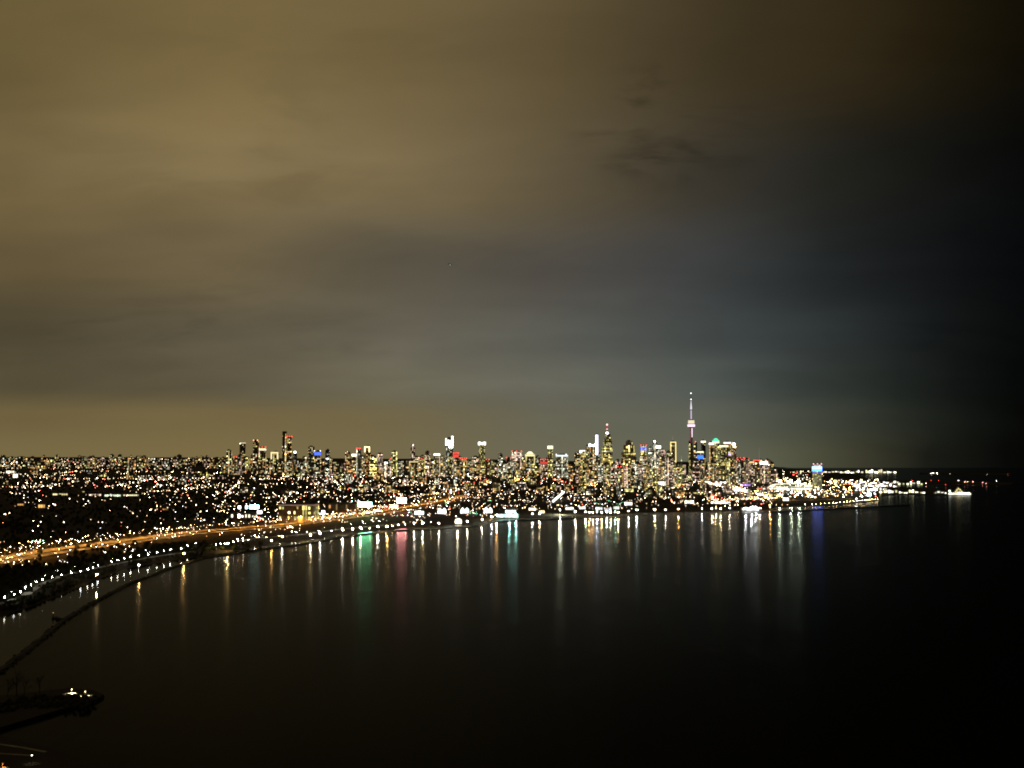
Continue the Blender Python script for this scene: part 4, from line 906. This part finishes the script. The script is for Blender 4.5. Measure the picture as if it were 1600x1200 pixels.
def island_hall():
    x, y = flat(1499, 772.6, 1.2); x, y = float(x), float(y); k = mpp(math.hypot(x, y)); t = thing('conical_hall', 'white-lit hall with a golden cone roof at the end of the island', 'hall', (x, y, 1.0))
    m = MB(); m.box((0, 10, 0), (44 * k * .7, 18, 2.2 * k), BODY['pale']); wl = m.build('wall', t)
    for i in range(15):
        s = MB(); s.box((-15 * k + 2.2 * k * i, -.4, .2 * k), (1.9 * k, .6, k * R.uniform(1.6, 2.8)), emit((1, 1, .86), R.uniform(2, 4), False)); s.build('lit_window', wl)
    m = MB(); m.ngon((-1 * k, 9, 2.2 * k), 7.5 * k, .6 * k, 9 * k, 8, BODY['tan'], sy=.3); c = m.build('cone_roof', t)
    for i, (u, h) in enumerate(((-5, 4), (-3.2, 6.5), (-1, 8.5), (1.6, 7), (3.6, 4.5), (0.6, 3.6), (-2.5, 3.4), (4.9, 3))):
        s = MB(); s.ball((u * k, 2, h * k), 1.0 * k, emit((1, .85, .35), 1.6, False), n=6, k=4); s.build('lit_window', c)
    s = MB(); s.ball((-14 * k, 2, 5 * k), 1.8 * k, emit((.9, 1, .8), 2.2, False)); s.build('floodlight', t)
island_hall()
# single lights over the water far right
for i, (px, py, col, e, w_) in enumerate([(1426, 752, RED, 3, 'red'), (1447, 756.5, (1, .5, .45), 6, 'pink'), (1455, 740, WHT, 10, 'white'), (1459, 739.5, WHT, 9, 'white'), (1464.5, 739.5, WHT, 9, 'white'), (1455, 752, RED, .9, 'dim red'), (1466.5, 752, RED, .9, 'dim red'), (1484, 740.8, WARM, .5, 'dim'), (1497.5, 752, (1, .6, .5), 6, 'pink'), (1507.5, 753.7, (1, .45, .35), 5, 'red'), (1512, 753.6, ORG, 4, 'orange'),
        (1520.5, 753.7, (1, .4, .3), 4.5, 'red'), (1535.5, 754.7, (1, .35, .3), 3.5, 'red'), (1541, 756.8, (1, .3, .25), 3.5, 'red'), (1542, 741.5, WHT, .5, 'dim white'), (1557, 752.2, WHT, 3, 'white'), (1575, 742.5, RED, .35, 'dim red'), (1477.5, 758.6, RED, 1.2, 'dim red')]):
    x, y = flat(px, py + 1.2, 1.2)
    lamp('beacon_lamp', float(x), float(y), 1.0, 8, col, e, f'lone {w_} harbour light, {ordn(i + 1)} from the left over the black water', 'beacon', 'harbour lights on the islands', 1.0, False)

# ------------------------------------------------------------------ shore lights that streak the lake
STREAK = [  # column, row, colour, brightness, words
    (287, 866, ORG, 8, 'orange'), (355, 850, (1, .66, .2), 10, 'amber'), (424, 845, ORG, 4, 'orange'), (441, 839, WHT, 6, 'white'), (485, 836, WARM, 9, 'warm'), (500, 834, WHT, 5, 'pale'), (535, 827, WHT, 8, 'white'), (551, 827, WARM, 7, 'warm'), (563, 825, WHT, 6, 'white'),
    (590, 823, WHT, 7, 'white'), (605, 823, ORG, 12, 'orange'), (647, 818, WHT, 8, 'white'), (660, 818, (1, .65, .25), 12, 'amber'), (686, 818, WHT, 4, 'white'), (715, 817, (1, .88, .6), 12, 'warm white'), (730, 815, WHT, 4, 'pale'), (753, 812, WHT, 3, 'pale'), (768, 808, (.8, .9, 1), 6, 'bluish'), (776, 805, (1, .6, .25), 22, 'orange'),
    (796, 804, TEAL, 12, 'teal'), (806, 804, TEAL, 14, 'teal'), (832, 803, (1, .95, .7), 6, 'pale yellow'), (843, 803, (1, .7, .4), 6, 'amber'), (875, 797, (.95, 1, .72), 48, 'brilliant greenish-white'), (899, 800, WHT, 16, 'white'), (915, 800, (.7, 1, .6), 5, 'greenish'), (921, 801, (1, .55, .15), 10, 'orange'), (926, 801, (1, .5, .2), 5, 'dim orange'), (933, 800, (.7, .85, 1), 12, 'blue-white'),
    (940, 801, (1, .55, .25), 6, 'orange'), (948, 800, (.7, 1, .9), 12, 'mint'), (954, 801, WARM, 4, 'warm'), (961, 800, (.4, 1, .7), 5, 'green'), (966, 801, (1, .6, .25), 7, 'orange'), (982, 799, WARM, 6, 'warm'), (995, 797, (.8, 1, .95), 7, 'mint-white'), (1023, 797, (1, .85, .4), 6, 'yellow'), (1040, 797, WHT, 3, 'white'), (1060, 796, ORG, 5, 'orange'), (1097, 795, WHT, 3, 'white'), (1113, 795, WARM, 4, 'warm'), (1119, 794, (1, .75, .3), 8, 'amber'), (1126, 795, WARM, 4, 'dim warm'), (1140, 794, WHT, 3, 'pale'),
    (1165, 794, (.92, .97, 1), 9, 'white'), (1174, 793, (.9, .97, 1), 12, 'bright white'), (1181, 793, (.85, .95, 1), 12, 'bluish white'), (1187, 794, WARM, 5, 'warm'), (1203, 792, ORG, 6, 'orange'), (1338, 780, (.8, .9, 1), 1.2, 'pale blue'), (217, 884, (1, .62, .25), 5, 'amber'), (151, 899, (1, .66, .3), 5, 'amber')]
for i, (px, py, col, e, w_) in enumerate(sorted(STREAK)):
    x, y, z = spot(px, py + 12 * F / max(900, spot(px, py)[1])); 
    lamp('shore_lamp', x, y, z, 12, col, e * 95, f'{w_} lamp by the water, {ordn(i + 1)} from the left of those that streak the bay', 'lamp', 'lamps along the water edge', .7)

# ------------------------------------------------------------------ neighbourhood lights
def lights():
    """street lights of the districts: the nearest ones as lamps of their own, the rest joined"""
    def field(x0, x1, y0, y1, n, cl=0.3):
        out = []; 
        while len(out) < n:
            if out and R.random() < cl:
                a = R.choice(out); p = (a[0] + R.gauss(0, 9), a[1] + R.gauss(0, 1.5))
            else: p = (R.uniform(x0, x1), R.uniform(y0, y1))
            if x0 <= p[0] <= x1 and y0 <= p[1] <= y1: out.append(p)
        return out
    def street(x0, y0, x1, y1, step, jit=.5):
        n = int(abs(x1 - x0) / step) + 1
        return [(x0 + (x1 - x0) * (i + R.uniform(-.3, .3)) / n, y0 + (y1 - y0) * i / n + R.gauss(0, jit)) for i in range(n) if R.random() < .85]
    pts = []
    def put(ps, pal, e, kind='far'):
        for p in ps: pts.append((p[0], p[1], R.choice(pal) if kind == 'near' or R.random() > .05 else (1, .16, .08), e * .46 * math.exp(R.gauss(-.1, .85)), kind))
    mixp = [WHT, (1, .82, .52), WARM, (1, .68, .36), (1, .58, .26), COOL, (1, .85, .6), (1, .74, .56), (1, .6, .36)]
    warmp = [WARM, (1, .74, .4), (1, .66, .34), WHT, (1, .56, .28), (1, .85, .55)]
    put(field(-20, 350, 716, 724, 300), warmp, 1.5); put(field(-20, 345, 719, 734, 330), warmp, 1.7); put(field(-20, 345, 734, 762, 170), warmp, 2.2); put(field(-20, 250, 762, 800, 60), mixp, 4, 'far'); put(field(-10, 250, 800, 838, 34), mixp, 5)
    put(field(240, 500, 744, 782, 240), mixp, 3.4); put(field(240, 480, 782, 812, 80), mixp, 4.2); put(field(240, 420, 812, 828, 36), mixp, 5)
    put(field(480, 760, 742, 782, 380), mixp, 3.4); put(field(700, 1075, 742, 786, 420), mixp + [(1, .6, .35)], 3.2); put(field(1060, 1215, 742, 782, 230), mixp + [ORG], 3.4)
    put(field(520, 780, 782, 812, 170), mixp + [GRN, WARM], 4.2); put(field(780, 1060, 780, 798, 90), mixp, 3.4); put(field(1050, 1215, 775, 795, 90), mixp + [ORG], 4)
    put(field(1200, 1374, 750, 781, 330), [WHT, WARM, COOL, (1, .84, .5), ORG, (1, .7, .3)], 8.5); put(field(1215, 1290, 754, 774, 90), [(1, .9, .6), WHT, (1, .8, .45)], 9); put(field(1205, 1290, 736, 752, 70), [WHT, WARM, (1, .9, .6)], 3)
    put(field(0, 240, 852, 872, 46), mixp, 5, 'near'); put(field(0, 110, 872, 892, 26), mixp, 5, 'near'); put(field(240, 470, 826, 846, 60), mixp, 5, 'near'); put(field(420, 700, 805, 822, 90), mixp, 5, 'near'); put(field(60, 250, 838, 852, 26), mixp, 5, 'near')
    put(street(96, 751, 143, 750, 3.2), [(1, .75, .6), WARM], 3.5); put(street(160, 751.5, 245, 745, 4.2), warmp, 3.5); put(street(0, 764, 85, 763, 5), mixp, 4.5); put(street(0, 773, 70, 771, 9), mixp, 6)
    put(street(230, 772, 320, 764, 4.5), mixp, 4); put(street(195, 768, 245, 779, 5), warmp, 3); put(street(195, 795, 216, 815, 3), [WARM, (1, .7, .5)], 4); put(street(0, 742, 120, 744, 6), warmp, 2)
    put(street(640, 780, 725, 768, 2.6), [(1, .8, .65), WARM, ORG], 4.2); put(street(700, 783, 770, 776, 4), mixp, 4); put(street(560, 764, 700, 758, 4), mixp, 3)
    put(street(480, 818, 600, 802, 2.2, 1.2), [(1, .78, .3), WARM, (1, .85, .5)], 4.6); put(street(500, 811, 615, 797, 2.0, 1.6), [(1, .85, .4), (1, .75, .3), WHT], 4.6); put(street(600, 797, 660, 803, 3), mixp, 4); put(street(250, 834, 440, 818, 5, 1.4), warmp, 4)
    put(street(1090, 753, 1200, 778, 1.1, 1.3), [WHT, WARM, (1, .85, .6)], 12); put(street(1110, 758, 1180, 774, 1.4, 2.0), [WARM, ORG, (1, .8, .4), (1, .4, .6)], 7); put(street(1140, 762, 1215, 777, 2.0, .8), [(1, .7, .25), ORG, (1, .8, .3)], 4.6); put(street(1105, 785, 1215, 781, 1.5, 1.2), [WHT, WARM, ORG], 7); put(street(905, 794, 990, 788, 2.6, 2), [WHT, COOL, WARM, GRN], 2.4)
    put(street(0, 866, 240, 836, 6, 2), mixp, 5, 'near'); put(street(0, 884, 60, 866, 4, 1.5), mixp, 6, 'near')
    put(street(240, 842, 330, 835, 6, 1.5), [WHT, PINK, WHT], 5, 'near')
    for cx, cy, n, col in ((603, 796, 12, RED), (405, 816, 14, (1, .2, .12)), (1117, 779, 8, RED), (1176, 783, 10, RED), (1160, 715, 0, RED), (850, 727, 8, (1, .25, .15)), (148, 762.5, 3, RED), (22, 763, 2, (1, .3, .1)), (870, 752, 8, (1, .3, .15)), (1240, 742, 5, RED), (760, 757, 10, (1, .55, .15)), (812, 752, 14, (1, .55, .12)), (1330, 757, 8, (1, .3, .1)), (740, 806, 5, GRN), (60, 853, 12, (.5, 1, .6)), (925, 760, 10, ORG)):
        put([(cx + R.gauss(0, 5), cy + R.gauss(0, 1.3)) for _ in range(n)], [col], 8)
    for _ in range(46):
        px0 = R.uniform(0, 760); py0 = R.uniform(738, 800) if px0 > 270 else R.uniform(734, 766); x0, y0, z0 = spot(px0, py0); a = rad(R.choice([8, 8, 98]) + R.gauss(0, 3)); ln = R.uniform(500, 1600); sp = R.uniform(42, 70); col = R.choice([[WHT, WHT, WARM], warmp, [ORG, (1, .6, .25)], warmp]); e = R.uniform(2, 5); q = []
        for j in range(int(ln / sp)):
            xx, yy = x0 + math.cos(a) * sp * j + R.gauss(0, 3), y0 + math.sin(a) * sp * j + R.gauss(0, 3); u, v = pix(xx, yy, float(height(xx, yy)[0]))
            if -20 < u < 1000 and 716 < v < 830 and R.random() < .88: q.append((u, v))
        put(q, col, e)
    A = np.array([(p[0], p[1] + 1.0) for p in pts])
    X, Y, Z = ground(A[:, 0], A[:, 1], 110)
    ok = (sdist(X, Y, LANDA, len(SHORE) - 1) > 6)
    idx = [i for i in range(len(pts)) if ok[i]]
    near = sorted([i for i in idx if pts[i][4] == 'near' or pts[i][1] > 800], key=lambda i: -pts[i][1])[:190]
    ns = set(near); far = [i for i in idx if i not in ns]
    near.sort(key=lambda i: pts[i][0])
    district = lambda p: ('on the slope between lagoon and highway' if p[0] < 250 and p[1] > 838 else 'among the dark trees above the highway' if p[0] < 250 else 'between the motel and the bay' if p[0] < 470 else 'below the big yellow front' if p[0] < 700 else 'behind the white canopies' if p[0] < 800 else 'among the boat sheds')
    cw = lambda c: 'red' if c[1] < .35 else 'green' if c[0] < .6 else 'pink' if c == PINK else 'orange' if c[2] < .35 else 'cool white' if c[2] >= 1 else 'warm' if c[2] < .7 else 'white'
    cn = {}
    for i in near:
        p = pts[i]; d = district(p); cn[d] = cn.get(d, 0) + 1
        lamp('street_light', X[i], Y[i], Z[i], 8, p[2], p[3], f'{ordn(cn[d])} {cw(p[2])} street light from the left {d}', 'street light', 'street lights of the near districts', .4, False, ball_n=6)
    mb = MB(); g = emit_attr()
    for i in far:
        p = pts[i]; d = math.hypot(X[i], Y[i]); r = max(.45, d / F * .42) * math.exp(R.gauss(0, .3)); L_ = p[3] * (d / 1256.0) ** 2 / (math.pi * r * r); h = 8 + r
        mb.ball((X[i], Y[i], Z[i] + h), r, g, tuple(v * L_ for v in p[2]), n=5, k=4); mb.ngon((X[i], Y[i], Z[i] - .5), .12, .1, h - r + .5, 3, M_POLE)
    o = mb.build('distant_street_lights', kind='stuff'); o['label'] = 'hundreds of tiny street lights spread over the far districts'
lights()

# ------------------------------------------------------------------ trees: joined canopy of the dark districts, bare trees on the headland
def woods():
    mb = MB(); P = []; HX, HY = [p[0] for p in HWY], [p[1] for p in HWY]; BX, BY = [p[0] for p in BLVD], [p[1] for p in BLVD]; AX, AY = [p[0] for p in PATHA], [p[1] for p in PATHA]
    for x0, x1, y0, y1, n in ((-40, 260, 775, 868, 900), (240, 480, 770, 815, 420), (-40, 480, 745, 775, 600), (480, 1080, 760, 792, 700), (-40, 300, 850, 905, 420), (-40, 200, 885, 962, 900), (200, 420, 850, 892, 420), (1080, 1210, 786, 795, 60)):
        P += [(R.uniform(x0, x1), R.uniform(y0, y1)) for _ in range(n)]
    A = np.array(P); X, Y, Z = ground(A[:, 0], A[:, 1], 80); D = sdist(X, Y, LANDA, len(SHORE) - 1)
    for i in range(len(P)):
        side = R.random() < .22
        if D[i] < 4 or not side and ( -2 < P[i][1] - np.interp(P[i][0], HX, HY) < 15 or -9 < P[i][1] - np.interp(P[i][0], BX, BY) < 12 or -2 < P[i][1] - np.interp(P[i][0], AX, AY) < 2.5) or -3.2 < P[i][1] - np.interp(P[i][0], HX, HY) < 2.4 or -2.4 < P[i][1] - np.interp(P[i][0], BX, BY) < 1.6: continue
        r = R.uniform(2.5, 4.5) if P[i][1] < np.interp(P[i][0], AX, AY) else R.uniform(1.4, 2.6); mb.ball((X[i], Y[i], Z[i] + r * .75), r, M_LEAF, n=6, k=4, sz=R.uniform(.8, 1.2))
    mb.build('city_trees', kind='stuff')
woods()
def bare_tree(px, py, hpx, label):
    x, y = flat(px, py, 2.0); x, y = float(x), float(y); k = mpp(y); H = hpx * k
    t = thing('bare_tree', label, 'tree', (x, y, 1.9), 'bare trees on the headland')
    tr = MB(); tr.bar((0, 0, -.3), (R.uniform(-.3, .3), 0, H * .45), H * .022, H * .014, M_TREE, 7); tr.build('trunk', t)
    cr = MB()
    def grow(p, d, l, r, n):
        q = p + d * l; cr.bar(p, q, r, r * .6, M_TREE, 5 if n > 2 else 3)
        if n == 0: return
        for _ in range(3 if n > 1 else 4):
            nd_ = (d + Vector((R.gauss(0, .5), R.gauss(0, .5), R.uniform(.0, .45)))).normalized(); grow(p + d * l * R.uniform(.5, 1), nd_, l * R.uniform(.55, .8), r * .55, n - 1)
    for _ in range(4): grow(Vector((0, 0, H * R.uniform(.2, .45))), Vector((R.gauss(0, .4), R.gauss(0, .4), 1)).normalized(), H * .24, H * .012, 4)
    cr.build('crown', t)
for px, py, h, lb in ((12, 1089, 34, 'bare tree at the left edge of the dark headland'), (26, 1088, 44, 'tallest bare tree on the dark headland'), (38, 1087, 30, 'small bare tree right of the tallest one'), (62, 1085, 36, 'bare tree standing apart nearest the two lamps')): bare_tree(px, py, h, lb)
def shrubs():
    mb = MB()
    for _ in range(260):
        px = R.uniform(-30, 150); x, y = flat(px, 1093 + R.uniform(-5, 14) + max(0, (40 - px)) * .2, 2.0); r = R.uniform(.6, 1.6); mb.ball((float(x), float(y), 2 + r * .3), r, M_LEAF, n=6, k=4)
    mb.build('headland_shrubs', kind='stuff')
shrubs()
# lamps of the headland and the near shore: hooded, each lights a pool of ground
def hooded(px, py, h, col, power, cone, label, e=14, zb=2.0, r=.3):
    x, y = flat(px, py, zb + .1); x, y = float(x), float(y)
    t = lamp('headland_lamp', x, y, zb, h, col, e, label, 'lamp', None, r, True)
    l = bpy.data.lights.new('lamp_light', 'SPOT'); l.energy = power; l.color = col; l.spot_size = rad(cone); l.spot_blend = .5; l.shadow_soft_size = .25
    o = bpy.data.objects.new('lamp_light', l); COL.objects.link(o); o.parent = t; o.location = (0, 0, h - .5)
def pool_discs():
    for px, py, rx in ((110, 1084.5, 4.5), (133, 1087.5, 5.0)):  # pale discs paint the pools of light under the two headland lamps
        x, y = flat(px - 1, py, 2.05); mb = MB(); mb.ngon((float(x), float(y), 1.9), rx, rx, .16, 20, M_PATH, sy=1.0); o = mb.build('light_pool_disc'); o['kind'] = 'structure'
pool_discs()
hooded(112, 1083.5, 2.6, (1, .8, .42), 9000, 130, 'left of two lamps glowing at the tip of the dark headland', 9)
hooded(133, 1087, 2.6, (1, .8, .42), 9000, 130, 'right of two lamps glowing at the tip of the dark headland', 7)
hooded(49.5, 1193, 4.0, (1, .95, .75), 250, 110, 'single tall white lamp on the near shore in the bottom corner', 9, 2.2)
hooded(4, 1199.5, 2.0, (1, .38, .1), 5000, 130, 'dim orange lamp at the very corner of the near shore', 1.2, 2.2)
# navigation beacon at the breakwater and lights afloat
def beacon(px, py, h, col, e, label):
    x, y = flat(px, py, .5); x, y = float(x), float(y); t = thing('navigation_beacon', label, 'beacon', (x, y, .3))
    m = MB(); m.ngon((0, 0, -.8), 1.6, 1.3, 1.6, 8, M_STONE); m.ngon((0, 0, .8), .5, .28, h - 1.2, 6, M_POLE); m.build('pillar', t)
    d = math.hypot(x, y); r = .35; s = MB(); s.ball((0, 0, h), r, emit(col, e * (d / 1256) ** 2 / (math.pi * r * r), True)); s.build('lantern', t)
beacon(83, 966.5, 5.5, (1, .5, .15), .5, 'small dim orange beacon where the stub wall meets the long breakwater')
beacon(843, 829, 7, (1, .85, .55), 4, 'lone warm light afloat in front of the bathing pavilion')
def aircraft():
    d = ray(703, 413); t0 = 5200.0 / float(d[1]); p = (float(d[0]) * t0, 5200.0, CAMZ + float(d[2]) * t0)
    t = thing('aircraft', 'tiny aircraft with one faint light high in the clouds', 'aircraft', p); t.rotation_euler = (0, 0, rad(70))
    m = MB(); m.bar((-14, 0, 0), (10, 0, 0), .9, 1.7, M_WHITE, 8); m.bar((10, 0, 0), (15, 0, 0), 1.7, .3, M_WHITE, 8); f = m.build('fuselage', t)
    for s_ in (-1, 1):
        w = MB(); w.add([(3, s_ * 1.2, -.6), (-1, s_ * 1.2, -.6), (-5, s_ * 15, .2), (-3.4, s_ * 15, .2), (3, s_ * 1.2, -.2), (-1, s_ * 1.2, -.2), (-5, s_ * 15, .4), (-3.4, s_ * 15, .4)], [(0, 1, 2, 3), (7, 6, 5, 4), (0, 4, 5, 1), (1, 5, 6, 2), (2, 6, 7, 3), (3, 7, 4, 0)], M_WHITE); w.build('wing', t)
    v = MB(); v.box((-12.5, 0, .8), (3, .3, 4.5), M_WHITE, taper=.5); v.build('tail_fin', t)
    l = MB(); l.ball((2, 0, -2.0), .8, emit((.6, 1, .5), 2.6, False)); l.build('landing_light', f)
aircraft()
